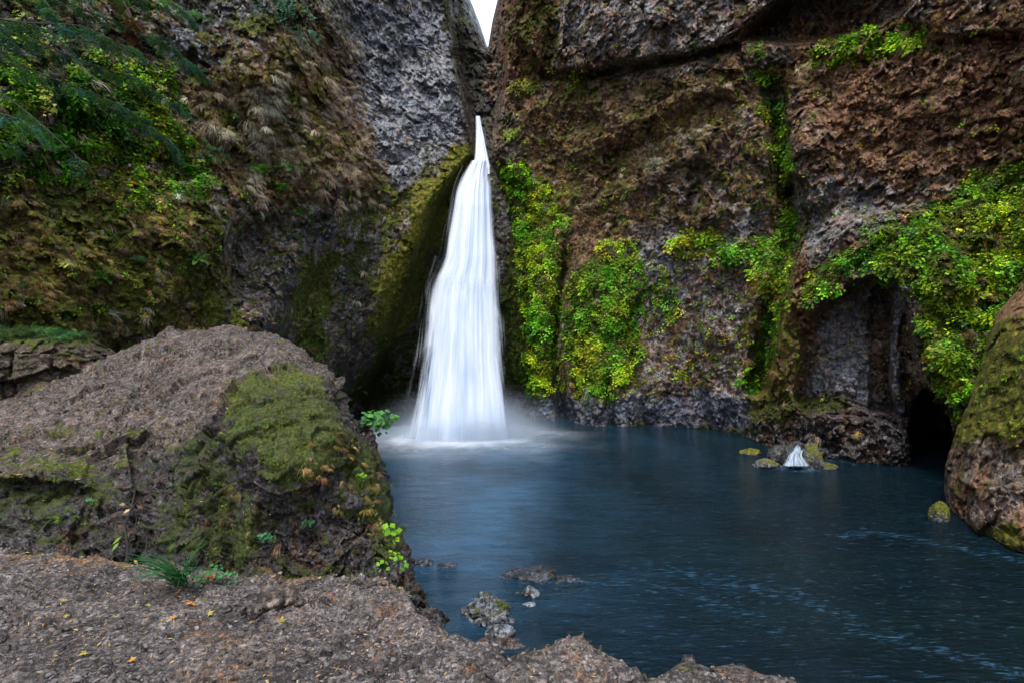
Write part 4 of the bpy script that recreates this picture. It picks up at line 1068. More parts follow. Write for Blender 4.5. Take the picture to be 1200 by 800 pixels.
cover('fern_ledge', 'green ferns on the high ledge under the dark overhang at top right', 'ferns', PR, RPX, RPY, NR, np.maximum(stroke(RX, RY, [(966, 66), (1000, 52), (1030, 48), (1072, 46)], 7, 9), 0) * (0.15 + patchy(PR, 0.8, 307)), 520, T_SPRAY, (0.18, 0.34), LEAFG, 7)
cover('moss_strip', 'dark green moss strip on the wet rock edge hugging the right side of the waterfall', 'moss', PR, RPX, RPY, NR, (1 - smooth(6, 24, np.abs(rR - 8))) * smooth(185, 220, RPY) * (1 - smooth(450, 475, RPY)) * (0.2 + patchy(PR, 0.5, 312)), 4500, T_SMALL, (0.06, 0.15), MOSSC[:3] + LEAFD + LEAFG[:1] + LEAFG[3:4], 13)
# thin scatter of little leaves, yellow clumps
m = 0.05 + 1.0 * ell(RX, RY, 815, 440, 24, 16) + 0.8 * ell(RX, RY, 790, 428, 10, 16) + 0.7 * ell(RX, RY, 822, 395, 9, 24) + 0.9 * ell(RX, RY, 620, 105, 26, 16) + 0.5 * ell(RX, RY, 690, 95, 40, 18) + 0.6 * ell(RX, RY, 602, 160, 14, 24) \
    + 0.35 * poly(RX, RY, [(600, 180), (700, 150), (760, 200), (700, 260), (620, 220)], 20) + 0.25 * poly(RX, RY, [(740, 300), (900, 300), (880, 450), (740, 450)], 20) + 0.5 * ell(RX, RY, 880, 250, 18, 12)
cover('cliff_leaves', 'small yellow green leaves dotted over the bare parts of the right cliff', 'leaves', PR, RPX, RPY, NR, m * (0.03 + patchy(PR, 0.7, 308, 0.0, 0.4)) * (RPY < 470) * (rR > 3), 2300, T_SMALL, (0.10, 0.24), LEAFY + LEAFG[:3], 8)
dryR = np.clip(ZR[1], 0, 1); 
cover('dry_grass', 'reddish brown dry grass and dead fern clinging to the right cliff', 'dry grass', PR, RPX, RPY, NR, (dryR ** 1.5) * (0.03 + patchy(PR, 1.0, 309)) * (RPY < 450) * (rR > 3), 9000, T_HANG, (0.16, 0.42), RUSTG, 9, M_DRY)
cover('straw_grass', 'pale straw grass fringes on the shelves of the right cliff', 'dry grass', PR, RPX, RPY, NR, (0.04 * dryR + stroke(RX, RY, [(690, 225), (740, 200), (790, 175), (822, 150)], 8, 14) + 0.8 * stroke(RX, RY, [(690, 150), (760, 120), (850, 95)], 5, 10) + 0.7 * ell(RX, RY, 950, 90, 30, 20) + 0.5 * ell(RX, RY, 765, 200, 30, 15)) * (0.1 + patchy(PR, 0.8, 310)), 1700, T_HANG, (0.2, 0.5), STRAW + [(0.34, 0.22, 0.05)], 10, M_DRY)
cover('moss_tufts', 'dark green moss tufts on the wet rock of the right cliff', 'moss', PR, RPX, RPY, NR, np.clip(ZR[0], 0, 1) ** 2 * (0.05 + patchy(PR, 0.6, 311)) * (RPY < 500), 9000, T_SMALL, (0.05, 0.13), MOSSC + OLIVE, 12, M_DRY)
# left cliff
rL = right_of(LPX, LPY, RIDGE)
vl = (rL < 6) * (LPY < 470)
dryL = np.clip(ZL[1], 0, 1)
cover('straw_grass', 'pale straw grass tufts hanging from the upper left cliff', 'dry grass', PL, LPX, LPY, NL, vl * (0.07 * dryL + 0.9 * poly(LX, LY, [(230, 120), (300, 100), (400, 60), (430, 130), (450, 210), (400, 240), (300, 230), (240, 170)], 25) + 0.6 * ell(LX, LY, 375, 70, 50, 40)) * (0.02 + patchy(PL, 1.3, 320, 0.1, 0.4)), 2000, T_HANG, (0.3, 0.7), STRAW + [(0.42, 0.40, 0.30)], 20, M_DRY)
cover('dry_grass', 'brown and orange dead growth matted on the left cliff', 'dry grass', PL, LPX, LPY, NL, vl * (dryL ** 1.3) * (0.03 + patchy(PL, 1.2, 321)) * (1 - smooth(380, 430, LPY)), 9000, T_HANG, (0.12, 0.34), RUSTG + OLIVE, 21, M_DRY)
cover('moss_tufts', 'olive moss tufts spread over the left cliff', 'moss', PL, LPX, LPY, NL, vl * np.clip(ZL[0], 0, 1) ** 2 * (0.05 + patchy(PL, 0.7, 322)), 12000, T_SMALL, (0.04, 0.12), MOSSC + OLIVE, 22, M_DRY)
cover('cliff_leaves', 'small green leaves dotted over the left cliff', 'leaves', PL, LPX, LPY, NL, vl * (0.12 + 0.5 * poly(LX, LY, [(200, 150), (350, 180), (450, 230), (300, 300), (180, 330), (150, 230)], 30) + 0.6 * stroke(LX, LY, [(548, 190), (530, 212), (505, 245)], 8, 10) + 0.3 * poly(LX, LY, [(-50, 200), (250, 230), (250, 380), (-50, 380)], 30)) * (0.02 + patchy(PL, 0.8, 323, 0.05, 0.4)), 2600, T_SMALL, (0.07, 0.18), LEAFG[:4] + LEAFD + LEAFY[:1], 23)
gm = poly(LX, LY, [(-60, 90), (100, 70), (190, 80), (215, 130), (240, 190), (230, 235), (150, 240), (60, 200), (-60, 190)], 18)
cover('leafy_growth', 'dense green leafy undergrowth on the left cliff behind the fir branches', 'undergrowth', PL, LPX, LPY, NL, gm * (0.06 + patchy(PL, 1.0, 324)), 4600, T_SPRAY, (0.14, 0.30), LEAFG[:4] + LEAFD[:2] + LEAFY[:1], 24)
# right boulder
NRB = grid_normals(PRB)
cover('moss_tufts', 'rust and green moss on the right edge boulder', 'moss', PRB, BRX, BRY, NRB, smooth(330, 400, BRY) * (1 - smooth(500, 540, BRY)) + 0.3 * ell(BRX, BRY, 1180, 625, 60, 20), 4200, T_SMALL, (0.025, 0.07), RUSTG[2:] + MOSSC + OLIVE, 25, M_DRY, 0.01)
cover('cliff_leaves', 'tiny round green leaves on the right edge boulder', 'leaves', PRB, BRX, BRY, NRB, (ell(BRX, BRY, 1180, 450, 45, 55)) * (0.1 + patchy(PRB, 0.5, 325)), 420, T_SMALL, (0.05, 0.09), LEAFG[:3] + LEAFD, 26, None, 0.02)
# boulder moss
mmf = mossB(BPX, BPY); NBm = NB
cover('moss_tufts', 'soft green moss cushions capping the big boulder', 'moss', PB, BPX, BPY, NBm, mmf ** 2 * (0.03 + patchy(PB, 0.15, 326, -0.05, 0.3)), 13000, T_SMALL, (0.007, 0.017), MOSSC + [(0.08, 0.13, 0.015), (0.05, 0.10, 0.012), (0.14, 0.14, 0.02)], 27, M_DRY, 0.003)
cover('short_grass', 'short bright grass growing in the moss of the big boulder', 'grass', PB, BPX, BPY, NBm, (ell(BPX, BPY, 290, 490, 34, 30) + 0.7 * ell(BPX, BPY, 215, 560, 14, 20) + 0.6 * ell(BPX, BPY, 225, 625, 40, 30) + 0.6 * ell(BPX, BPY, 95, 600, 30, 14) + 0.3 * mmf + 0.4 * ell(BPX, BPY, 260, 645, 40, 14)) * (0.05 + patchy(PB, 0.15, 327)), 900, T_TUFT, (0.018, 0.045), [(0.06, 0.16, 0.02), (0.10, 0.22, 0.02), (0.05, 0.10, 0.02)], 28, None, 0.002)
cover('straw_grass', 'thin brown grass hanging down the side of the big boulder', 'dry grass', PB, BPX, BPY, NBm, (0.8 * ell(BPX, BPY, 390, 540, 30, 40) + ell(BPX, BPY, 440, 590, 14, 60) + 0.35 * ell(BPX, BPY, 250, 590, 60, 40) + 0.2 * ell(BPX, BPY, 330, 620, 80, 60)) * (0.05 + patchy(PB, 0.2, 328)), 600, T_HANG, (0.03, 0.08), RUSTG[:3] + OLIVE, 29, M_DRY, 0.002)
cover('low_grass', 'green grass growing on top of the left outcrop', 'grass', PO, OPX, OPY, NO, smooth(370, 386, OPY) * (1 - smooth(392, 402, OPY)) * smooth(10, 30, OPX) * (1 - smooth(100, 120, OPX)) + 0.3 * (OPY < 400) * (OPX < 20), 1500, T_TUFT, (0.08, 0.19), [(0.09, 0.17, 0.03), (0.14, 0.20, 0.05), (0.05, 0.10, 0.03)], 30)

# ---- broken chunks bedded in the rock faces
import bmesh
def rubble_tpl(seed, sub=1, flat=0.6):
    bm = bmesh.new(); bmesh.ops.create_icosphere(bm, subdivisions=sub, radius=1.0)
    V = np.array([v.co[:] for v in bm.verts]); Fc = np.array([[v.index for v in f_.verts] for f_ in bm.faces]); bm.free()
    gg = np.random.default_rng(seed)
    for _ in range(7):
        d = gg.normal(size=3); d /= np.linalg.norm(d); h = gg.uniform(0.4, 0.8)
        V = V - np.maximum(V @ d - h, 0)[:, None] * d
    return (V * np.array([1, 0.8, flat]), Fc, np.ones(len(V)))
T_CH = [rubble_tpl(k + 50) for k in range(8)]
def chunks(name, label, surf, px, py, N, Zs, mask, n, size, seed, mat, sink=0.25, flat=False):
    g = np.random.default_rng(seed)
    P, Nn, idx = sample(surf, px, py, mask, n, g, N)
    S = size[0] + (size[1] - size[0]) * g.random(n) ** 2.5
    z_ = Nn + g.normal(size=Nn.shape) * (0.16 if flat else 0.35); z_ /= np.linalg.norm(z_, axis=1)[:, None]
    r_ = g.normal(size=Nn.shape) + np.array([0.8, 0, 0]); x_ = np.cross(r_, z_); x_ /= np.linalg.norm(x_, axis=1)[:, None]; y_ = np.cross(z_, x_)
    B = np.stack([x_ * (1.35 if flat else 1), y_, z_ * (0.55 if flat else 1)], -1)
    P = P - Nn * (S * sink)[:, None]
    Vs, Fs, A_, B_, k0 = [], [], [], [], 0
    pick = g.integers(0, len(T_CH), n)
    za = np.stack([np.clip(k, 0, 1) + np.zeros(px.shape) for k in Zs], -1).reshape(-1, 6)
    for k, (tv, tf, tt) in enumerate(T_CH):
        m = pick == k
        W = np.einsum('nij,vj->nvi', B[m], tv) * S[m][:, None, None] + P[m][:, None, :]
        Vs.append(W.reshape(-1, 3)); Fs.append((tf[None] + (np.arange(m.sum()) * len(tv))[:, None, None] + k0).reshape(-1, 3)); k0 += m.sum() * len(tv)
        q = np.repeat(za[idx[m]], len(tv), 0); A_.append(q[:, :3]); B_.append(q[:, 3:])
    o = mesh_obj(name, np.concatenate(Vs), np.concatenate(Fs), mat, smooth_shade=False, cols={'mA': np.concatenate(A_), 'mB': np.concatenate(B_)})
    tag(o, label, 'rock chips', kind='stuff')
chunks('cliff_rubble', 'broken basalt knobs jutting from the left cliff', PL, LPX, LPY, NL, ZL, vl * (1 - 0.6 * np.clip(ZL[0], 0, 1)) * (0.15 + patchy(PL, 1.5, 340)), 9000, (0.05, 0.26), 50, M_CLIFF)
chunks('cliff_rubble', 'broken basalt knobs jutting from the right cliff', PR, RPX, RPY, NR, ZR, (1 - 0.7 * np.clip(ZR[0], 0, 1)) * (rR > 0) * (0.15 + patchy(PR, 1.5, 341)), 11000, (0.05, 0.24), 51, M_CLIFF)
ZBo = z_boulder
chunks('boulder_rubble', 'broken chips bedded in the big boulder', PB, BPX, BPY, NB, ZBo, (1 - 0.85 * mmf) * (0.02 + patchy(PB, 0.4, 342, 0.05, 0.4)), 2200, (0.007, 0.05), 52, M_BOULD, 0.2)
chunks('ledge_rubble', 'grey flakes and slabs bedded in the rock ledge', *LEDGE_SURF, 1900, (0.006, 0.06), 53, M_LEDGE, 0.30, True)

# ---- single plants
def nearest(surf, px, py, gx, gy):
    i = np.argmin((gx - px) ** 2 + (gy - py) ** 2 + 0 * gx); return surf.reshape(-1, 3)[i]
def plant(name, label, cat, pos, N, tpls, n, spread, size, pal, seed, group=None, mat=None, flat=0.5):
    """one plant: n copies of a small spray bunched round its root, one mesh"""
    g = np.random.default_rng(seed)
    off = g.normal(size=(n, 3)) * np.array([spread, spread * 0.5, spread * flat]) if n > 1 else np.zeros((1, 3))
    Nn = np.tile(np.array(N, float), (n, 1)) 
    o = scatter(name, tpls, np.array(pos) + off, frames(Nn, g, 0.25 if n > 1 else 0.1), g.uniform(size[0], size[1], n), blend(pal, n, g), g, mat or M_LEAF, loc=tuple(pos))
    return tag(o, label, cat, group)
GF = 'sword ferns rooted on the left cliff'
for i, (px, py, s_, lab) in enumerate(((308, 205, 0.62, 'bright green sword fern, left one of the pair low in the pale grass'), (340, 198, 0.66, 'bright green sword fern, right one of the pair low in the pale grass'), (332, 222, 0.5, 'small sword fern just below the bright pair on the left cliff'),
                          (250, 182, 0.62, 'bluish green sword fern at the right end of the leafy undergrowth'), (222, 200, 0.62, 'sword fern hanging under the undergrowth on the left cliff'), (120, 325, 0.48, 'bright little fern low on the brown mossy left cliff'),
                          (228, 305, 0.5, 'green fern alone above the top of the big boulder'), (165, 308, 0.42, 'pale fern on the brown moss above the boulder'), (350, 250, 0.42, 'fern on the grey strip under the pale grass'), (435, 262, 0.38, 'small bluish fern left of the yellow moss ridge'))):
    p = nearest(PL, px, py, LPX, LPY)
    plant('fern', lab, 'fern', p + np.array([0, -0.1, 0]), (0, -1, 0), T_FERN, 3, 0.12, (s_, s_ * 1.15), [(0.06, 0.20, 0.03), (0.10, 0.26, 0.03)] if i not in (3, 7, 9) else [(0.06, 0.18, 0.08), (0.09, 0.2, 0.08)], 400 + i, GF)
GS = 'shrubs rooted on the cliffs'
for i, (S_, gx, gy, px, py, n_, sp, lab, pal) in enumerate((
        (PL, LPX, LPY, 165, 102, 46, 0.55, 'bright green leafy shrub at the centre of the left undergrowth', LEAFG[:3]),
        (PL, LPX, LPY, 20, 45, 40, 0.7, 'yellow green shrub lit at the top left corner', LEAFG[:3] + LEAFY[:2]),
        (PL, LPX, LPY, 40, 120, 24, 0.45, 'shrub with yellow autumn leaves behind the fir branches', LEAFY),
        (PL, LPX, LPY, 332, 18, 44, 0.6, 'dark bluish conifer shrub at the top of the left cliff', [(0.03, 0.12, 0.06), (0.04, 0.15, 0.08)]),
        (PL, LPX, LPY, 352, 48, 24, 0.4, 'dark bluish conifer shrub just below the one at the top', [(0.03, 0.14, 0.08), (0.05, 0.17, 0.08)]),
        (PL, LPX, LPY, 536, 24, 20, 0.4, 'yellow green bush by the sky gap left of the slot', LEAFY[:2] + LEAFG[3:4]),
        (PR, RPX, RPY, 618, 105, 34, 0.5, 'yellow leaved shrub just right of the slot', LEAFY), 
        (PR, RPX, RPY, 676, 96, 40, 0.65, 'wide yellow green shrub under the horizontal crack', LEAFY + LEAFG[:1]),
        (PR, RPX, RPY, 600, 160, 18, 0.35, 'yellow green bush above the top of the fern curtain', LEAFY[:2] + LEAFG[1:3]),
        (PR, RPX, RPY, 888, 62, 22, 0.28, 'bright green bush in the shade under the overhang', LEAFG[:2]),
        (PR, RPX, RPY, 888, 92, 22, 0.3, 'bright green bush below the shaded one at the head of the gully', LEAFG[:2]),
        (PR, RPX, RPY, 830, 282, 30, 0.35, 'bright green bush at the left of the fern band', LEAFG[:3]),
        (PR, RPX, RPY, 768, 195, 12, 0.3, 'grey green spiky bush on the middle shelf', [(0.16, 0.2, 0.12), (0.2, 0.22, 0.14)]),
        (PR, RPX, RPY, 722, 286, 26, 0.4, 'light green bush on top of the second curtain', LEAFG[2:] + LEAFY[:1]))):
    p = nearest(S_, px, py, gx, gy) + np.array([0, -0.25, 0])
    plant('shrub', lab, 'shrub', p, (0, -1, 0), T_SPRAY, n_, sp, (0.18, 0.36), pal, 430 + i, GS)
# plants round the boulder
GB = 'small plants rooted in the big boulder'
T_BIG = [tpl_spray(GR, 9, 1.0, 0.75, 0.2) for _ in range(3)]
for i, (px, py, n_, sp, sz, lab, pal) in enumerate(((172, 517, 6, 0.035, (0.045, 0.06), 'dark green rosette plant in the cleft on the front of the boulder', [(0.03, 0.11, 0.05), (0.05, 0.15, 0.06)]),
        (107, 590, 3, 0.02, (0.035, 0.045), 'small bright plant low on the left of the boulder', [(0.06, 0.2, 0.05)]),
        (312, 628, 3, 0.02, (0.035, 0.045), 'little green plant right of the mossy centre of the boulder face', [(0.04, 0.16, 0.06)]),
        (362, 612, 2, 0.015, (0.03, 0.04), 'tiny green sprig on the dark right part of the boulder face', [(0.05, 0.17, 0.05)]),
        (460, 625, 5, 0.04, (0.05, 0.07), 'green leafy plant halfway down the right rim of the boulder', LEAFG[:3]),
        (462, 660, 6, 0.045, (0.045, 0.06), 'green leafy plant low on the right rim of the boulder', LEAFG[:2] + LEAFD[1:2]),
        (452, 700, 5, 0.04, (0.05, 0.07), 'green plant at the foot of the right rim by the ledge', LEAFG[:2]),
        (420, 560, 3, 0.03, (0.03, 0.04), 'small green sprig in the moss near the right rim', LEAFG[:2]),
        (384, 706, 3, 0.02, (0.035, 0.05), 'small green sprig between the ledge and the right of the boulder', LEAFG[:2]))):
    p = nearest(PB, px, py, BPX, BPY) + np.array([0, -0.03, 0.01])
    plant('small_plant', lab, 'plant', p, (0, -1, 0.2), T_BIG, n_, sp, sz, pal, 460 + i, GB)
p = nearest(PB, 422, 506, BPX, BPY) + np.array([0.05, 0.05, 0.03])
plant('leafy_plant', 'green plant with large leaves hanging over the water behind the boulder rim', 'plant', p, (0.6, -1, 0.3), T_BIG, 14, 0.05, (0.06, 0.085), [(0.05, 0.18, 0.04), (0.08, 0.24, 0.04), (0.04, 0.14, 0.04)], 480, None, None, 0.7)
p = on_ledge(210, 686) + np.array([0, 0.02, 0.02])
T_STRAP = [tpl_tuft(GR, 70, 1.0, 0.045, 0.55, 0.75, 1.7) for _ in range(1)]
tag(scatter('strap_leaf_plant', T_STRAP, p[None], frames(np.array([[0, -1, 0.]]), GR, 0.05), np.array([0.36]), np.array([[0.04, 0.15, 0.045]]), GR, M_LEAF, loc=tuple(p)), 'dark green clump of long strap leaves at the foot of the boulder', 'plant')
p = on_ledge(243, 690) + np.array([0.0, 0.08, 0.05])
plant('small_plant', 'round leaved plant with a few red leaves beside the strap leaf clump', 'plant', p, (0, -1, 0.4), T_BIG, 10, 0.035, (0.035, 0.05), [(0.03, 0.14, 0.05), (0.05, 0.2, 0.06), (0.04, 0.16, 0.05), (0.35, 0.06, 0.03)], 481)

# ------------------------------------------------------------------ tubes
def tube(pts, radii, sides=7):
    pts = np.array(pts, float); V = []
    for i, p in enumerate(pts):
        d = pts[min(i + 1, len(pts) - 1)] - pts[max(i - 1, 0)]; d /= np.linalg.norm(d) + 1e-9
        a = np.cross(d, [0.3, 0.2, 1.0]); a /= np.linalg.norm(a); b = np.cross(d, a)
        for k in range(sides):
            t_ = 2 * math.pi * k / sides; V.append(p + radii[i] * (math.cos(t_) * a + math.sin(t_) * b))
    V = np.array(V); f = []
    for i in range(len(pts) - 1):
        for k in range(sides):
            f.append([i * sides + k, i * sides + (k + 1) % sides, (i + 1) * sides + (k + 1) % sides, (i + 1) * sides + k])
    return V, np.array(f)
def merge(parts):
    V, Fa, n = [], [], 0
    for v, f in parts: V.append(v); Fa.append(f + n); n += len(v)
    return np.concatenate(V), np.concatenate(Fa)

# ------------------------------------------------------------------ fir tree leaning in at the top left: trunk outside the frame, boughs reaching in
TY = 8.5
fir = empty('fir_tree', tuple(at(-260, 650, TY)))
tag(fir, 'conifer reaching drooping blue green boughs into the top left corner', 'tree')
tr = [at(-260, 720, TY), at(-255, 500, TY), at(-245, 250, TY), at(-235, 0, TY), at(-228, -300, TY), at(-222, -600, TY)]
v, f = tube(tr, [0.36, 0.31, 0.28, 0.25, 0.2, 0.13], 12)
mesh_obj('trunk', v, f, M_BARK, parent=fir)
def bez(a, b, c, n):
    t_ = np.linspace(0, 1, n)[:, None]; return (1 - t_) ** 2 * a + 2 * t_ * (1 - t_) * b + t_ ** 2 * c
def bough(a, b, c, Y0, Y1, length, seed, dead=False, dens=1.0, col=None):
    g = np.random.default_rng(seed)
    A, Bq, Cq = at(a[0], a[1], Y0), at(b[0], b[1], (Y0 + Y1) / 2), at(c[0], c[1], Y1)
    ph = g.uniform(0, 6, 4)
    def wig(tt): return 0.13 * np.stack([np.sin(9 * tt + ph[0]), np.sin(7 * tt + ph[1]), np.sin(11 * tt + ph[2])], -1) * np.sin(np.pi * np.clip(tt, 0, 1))[..., None]
    main = bez(A, Bq, Cq, 24); main = main + wig(np.linspace(0, 1, 24))
    parts = [tube(main, np.linspace(0.028, 0.003, 24), 6)]
    NV, NF, NC, n = [], [], [], 0
    total = np.linalg.norm(Cq - A); step = 0.062 / dens; k = int(total / step)
    for i in range(k):
        t_ = (i + g.uniform(0, 1)) / k
        if t_ < 0.12: continue
        p = (1 - t_) ** 2 * A + 2 * t_ * (1 - t_) * Bq + t_ ** 2 * Cq
        p = p + wig(np.array(t_))
        d = 2 * (1 - t_) * (Bq - A) + 2 * t_ * (Cq - Bq) + 0.6 * np.linalg.norm(Cq - A) * g.normal(size=3) * 0.5; d /= np.linalg.norm(d)
        side = np.cross(d, [0, 0, 1.0]); side /= np.linalg.norm(side)
        sg = 1 if i % 2 else -1
        if g.random() < 0.22: continue
        L = length * (1.1 - 0.75 * t_) * g.uniform(0.25, 1.45)
        tw = d * g.uniform(0.5, 0.9) + side * sg * g.uniform(0.35, 0.9) + np.array([0, 0, -g.uniform(-0.15, 0.9)])
        tw /= np.linalg.norm(tw)
        pts = [p]; q = p.copy(); dd = tw.copy(); m = 8
        for _ in range(m):
            q = q + dd * L / m; pts.append(q); dd = dd + np.array([0, 0, -0.10]); dd /= np.linalg.norm(dd)
        pts = np.array(pts)
        parts.append(tube(pts[::2], np.linspace(0.006, 0.002, 5), 3))
        tone = g.uniform(0.35, 1.5)
        base = np.array(col if col is not None else ((0.05, 0.16, 0.10) if g.random() < 0.5 else (0.09, 0.22, 0.05)))
        if dead or g.random() < 0.015: base = np.array((0.20, 0.075, 0.035))
        # secondary twigs, each set with flat needles
        for j in range(1, m + 1):
            for s2 in (-1, 1):
                L2 = 0.17 * (1.15 - j / m) * g.uniform(0.6, 1.2) * (L / 0.6) ** 0.5 + 0.04
                seg = pts[j] - pts[j - 1]; seg /= np.linalg.norm(seg)
                sd = np.cross(seg, [0, 0, 1.0]); sd /= np.linalg.norm(sd) + 1e-9
                td = seg * 0.75 + sd * s2 * 0.8 + np.array([0, 0, g.uniform(-0.35, 0.05)]); td /= np.linalg.norm(td)
                nn = max(2, int(L2 / 0.045))
                for e_ in range(nn):
                    bp = pts[j] + td * L2 * (e_ + 0.5) / nn + np.array([0, 0, -0.012 * (e_ / nn) ** 2])
                    ns = np.cross(td, [0, 0, 1.0]); ns /= np.linalg.norm(ns) + 1e-9
                    for s3 in (-1, 1):
                        nd = td * 0.55 + ns * s3 + np.array([0, 0, g.uniform(-.25, .1)])
                        NV.append(leaf_quad(bp, nd, np.array([0, 0, 1.0]), 0.070, 0.020, 0.1)); NF.append(LQ + n); n += 4
                        NC.append(np.tile(base * tone * g.uniform(0.8, 1.25), (4, 1)))
    v, f = merge(parts)
    br = mesh_obj('branch', v, f, M_BARK, parent=fir)
    fo = mesh_obj('needles', np.concatenate(NV), np.concatenate(NF), M_LEAF, parent=br, smooth_shade=False, cols={'col': np.concatenate(NC)}, loc=tuple(fir.location))
    fo.location = (0, 0, 0)
boughs = [((-240, -60), (60, -70), (225, 20), 8.5, 9.2, 0.75), ((-240, -110), (80, -120), (205, -30), 8.5, 9.4, 0.8), ((-240, 0), (20, -10), (150, 60), 8.5, 8.2, 0.7), ((-238, -30), (100, -40), (240, 88), 8.5, 9.8, 0.55),
          ((-240, 20), (0, 15), (205, 172), 8.5, 9.0, 0.6), ((-240, 40), (-30, 60), (95, 188), 8.5, 8.0, 0.6), ((-240, 60), (-60, 90), (40, 150), 8.5, 7.4, 0.5), ((-238, -150), (0, -160), (120, -40), 8.5, 7.8, 0.75),
          ((-238, -100), (-40, -90), (60, 10), 8.5, 7.2, 0.7), ((-240, 10), (60, 20), (215, 130), 8.5, 10, 0.5), ((-238, -200), (60, -200), (210, -80), 8.5, 9.6, 0.8), ((-240, 90), (-100, 120), (20, 172), 8.5, 8.8, 0.45)]
for i, bz in enumerate(boughs): bough(*bz, 500 + i, dens=0.85 if i not in (5, 6, 11) else 0.5)
bough((120, -20), (160, 20), (168, 70), 9.3, 9.3, 0.22, 530, True, 0.8)

# ------------------------------------------------------------------ dead twig against the boulder, litter on the ledge
tw = empty('dead_twig', tuple(on_ledge(147, 668)))
tag(tw, 'thin dead twig with withered leaves leaning against the foot of the boulder', 'twig')
parts = []
for pts, r_ in (([(147, 668), (150, 640), (146, 615), (154, 595), (158, 575)], 0.010), ([(150, 640), (158, 622), (160, 606)], 0.005), ([(146, 615), (138, 600), (135, 588)], 0.004), ([(170, 650), (172, 630), (163, 610), (168, 590)], 0.004), ([(154, 595), (166, 580)], 0.003)):
    pw = [at(a, b, 3.72 + 0.02 * k) for k, (a, b) in enumerate(pts)]
    parts.append(tube(pw, np.linspace(r_, r_ * 0.4, len(pw)), 6))
v, f = merge(parts); mesh_obj('stem', v, f, M_BARK, parent=tw)
g = np.random.default_rng(5)
for k, (px, py, c_) in enumerate(((152, 596, (0.5, 0.33, 0.16)), (160, 592, (0.42, 0.26, 0.12)), (147, 590, (0.45, 0.3, 0.15)), (157, 655, (0.5, 0.34, 0.14)), (163, 612, (0.35, 0.2, 0.1)), (142, 628, (0.16, 0.26, 0.04)), (140, 634, (0.15, 0.25, 0.04)))):
    v = leaf_quad(np.array(at(px, py, 3.70)), g.normal(size=3) + np.array([0, -0.5, -0.6]), np.array([0, -1, 0.3]), 0.07 if k > 4 else 0.045, 0.022, 0.2)
    mesh_obj('withered_leaf', v, LQ, M_DRY, parent=tw, smooth_shade=False, cols={'col': np.tile(c_, (4, 1))})

def ledge_points(n, g, mask=None, y0=2.2, y1=4.2, x0=-3.6, x1=1.4):
    out = []
    while len(out) < n:
        x_, y_ = g.uniform(x0, x1), g.uniform(y0, y1)
        if y_ > interp(EDGE_Y, x_) - 0.06: continue
        if y_ > 3.85 and x_ < -0.8 and False: continue
        if mask is not None and g.random() > mask(x_, y_): continue
        out.append((x_, y_, float(ledge_z(x_, y_))))
    return np.array(out)
def flat_frames(n, g, tilt=0.35):
    z_ = np.tile([0, 0, 1.0], (n, 1)) + g.normal(size=(n, 3)) * tilt; z_ /= np.linalg.norm(z_, axis=1)[:, None]
    a = g.uniform(0, 2 * math.pi, n); x_ = np.stack([np.cos(a), np.sin(a), 0 * a], -1)
    y_ = np.cross(z_, x_); y_ /= np.linalg.norm(y_, axis=1)[:, None]; x_ = np.cross(y_, z_)
    return np.stack([x_, y_, z_], -1)
T_LITTER = [(leaf_quad(np.array([-.5, 0, 0.04]), np.array([1., 0, 0.05]), np.array([0, 0, 1.]), 1.0, w_, 0.25), LQ, np.ones(4)) for w_ in (0.28, 0.4, 0.16, 0.1)]
g = np.random.default_rng(61)
P = ledge_points(2400, g, lambda x_, y_: 0.25 + 0.75 * (perlin(np.array([[x_ / 0.35, y_ / 0.35, 0.3]]))[0] > 0.05) + (y_ > 3.3) * 0.4)
o = scatter('leaf_litter', T_LITTER, P + [0, 0, 0.002], flat_frames(len(P), g), g.uniform(0.008, 0.034, len(P)), blend([(0.40, 0.26, 0.10), (0.30, 0.16, 0.07), (0.45, 0.34, 0.18), (0.20, 0.11, 0.06), (0.42, 0.33, 0.08), (0.13, 0.08, 0.05)], len(P), g), g, M_DRY)
tag(o, 'small fallen leaves and needles strewn over the rock ledge', 'leaf litter', kind='stuff')
topm = poly(BPX, BPY, [(-40, 470), (200, 400), (260, 480), (200, 560), (40, 560), (-40, 560)], 20) * (NB[..., 2] > 0.35) + 0.12
Pt, Nt, _ = sample(PB, BPX, BPY, topm, 420, g, NB)
o = scatter('leaf_litter', T_LITTER, Pt + Nt * 0.006, flat_frames(len(Pt), g, 0.4), g.uniform(0.015, 0.055, len(Pt)), blend([(0.45, 0.26, 0.12), (0.5, 0.38, 0.2), (0.30, 0.16, 0.08), (0.42, 0.33, 0.08)], len(Pt), g), g, M_DRY)
tag(o, 'fallen leaves caught on the shelves of the big boulder', 'leaf litter', kind='stuff')
import bmesh
def rubble_tpl(seed):
    bm = bmesh.new(); bmesh.ops.create_icosphere(bm, subdivisions=2, radius=1.0)
    V = np.array([v.co[:] for v in bm.verts]); Fc = np.array([[v.index for v in f_.verts] for f_ in bm.faces]); bm.free()
    gg = np.random.default_rng(seed)
    for _ in range(7):
        d = gg.normal(size=3); d /= np.linalg.norm(d); h = gg.uniform(0.45, 0.8)
        V = V - np.maximum(V @ d - h, 0)[:, None] * d
    return (V * np.array([1, 0.8, 0.5]), Fc, np.ones(len(V)))
T_RUB = [rubble_tpl(k) for k in range(6)]
t = NT('gravel'); cc = t.attr('col'); nn_ = t.noise(t.coords(), 120, 5, 0.7)
t.link(t.mix(1.0, cc, t.ramp(nn_, [(0.3, 0.5), (0.7, 1.4)]), 'MULTIPLY'), t.b.inputs['Base Color']); t.b.inputs['Roughness'].default_value = 0.9
t.link(t.bump(nn_, 0.6, 0.004), t.b.inputs['Normal'])
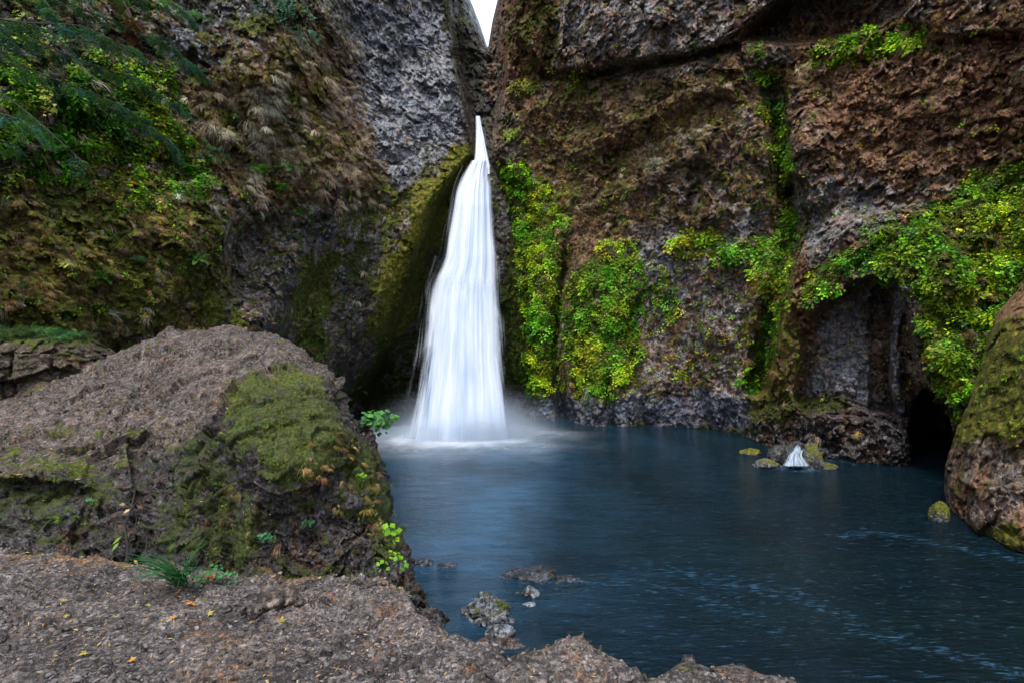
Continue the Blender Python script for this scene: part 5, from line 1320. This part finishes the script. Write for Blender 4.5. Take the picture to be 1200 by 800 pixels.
P = ledge_points(2600, g, lambda x_, y_: 0.15 + 0.85 * (perlin(np.array([[x_ / 0.5, y_ / 0.4, 4.3]]))[0] > 0.0))
s_ = 0.004 + 0.016 * g.random(len(P)) ** 3
o = scatter('gravel', T_RUB, P + [0, 0, 0.001], flat_frames(len(P), g, 0.3), s_, blend([(0.12, 0.11, 0.11), (0.2, 0.185, 0.185), (0.07, 0.06, 0.058), (0.15, 0.12, 0.105)], len(P), g), g, t.m)
tag(o, 'loose grey gravel and chips on the rock ledge', 'gravel', kind='stuff')
# larger yellow leaves one can point at
def maple(seed):
    gg = np.random.default_rng(seed); parts = []
    for a_, L in ((-2.0, 0.5), (-1.1, 0.8), (0, 1.0), (1.1, 0.8), (2.0, 0.5)):
        d = np.array([math.sin(a_), math.cos(a_), gg.uniform(-.1, .25)]); parts.append((leaf_quad(np.array([0, 0, 0.05]), d, np.array([0, 0, 1.]), L, L * 0.5, 0.15), LQ, gg.uniform(.85, 1.15)))
    return join(parts)
GL = 'yellow maple leaves lying on the ledge'
for i, (px, py, s_, c_, lab) in enumerate(((225, 709, 0.050, (0.55, 0.27, 0.04), 'largest orange maple leaf in the middle of the ledge'), (202, 722, 0.03, (0.55, 0.38, 0.06), 'pale curled yellow leaf left of the orange maple leaf'),
        (245, 722, 0.034, (0.50, 0.48, 0.05), 'lemon yellow leaf right of the orange maple leaf'), (100, 767, 0.034, (0.42, 0.44, 0.05), 'yellow green leaf standing low on the left of the ledge'), (76, 725, 0.026, (0.45, 0.45, 0.06), 'small yellow green leaf on the left of the ledge'),
        (75, 706, 0.026, (0.45, 0.44, 0.06), 'small yellow leaf at the upper left of the ledge'), (175, 711, 0.028, (0.38, 0.42, 0.05), 'yellow green leaf near the back rim of the ledge'), (330, 726, 0.036, (0.30, 0.30, 0.05), 'olive leaf below the ledge stones'), (340, 737, 0.034, (0.28, 0.30, 0.05), 'olive green leaf lower right of the ledge stones'), (155, 777, 0.03, (0.55, 0.36, 0.06), 'orange yellow leaf at the bottom of the ledge'))):
    p = on_ledge(px, py) + np.array([0, 0, 0.012])
    o = scatter('maple_leaf', [maple(i)], p[None], flat_frames(1, np.random.default_rng(700 + i), 0.3), np.array([s_ * 0.95]), np.array([c_]) * np.array([0.85, 0.68, 0.9]), g, M_DRY, loc=tuple(p)); tag(o, lab, 'leaf', GL)
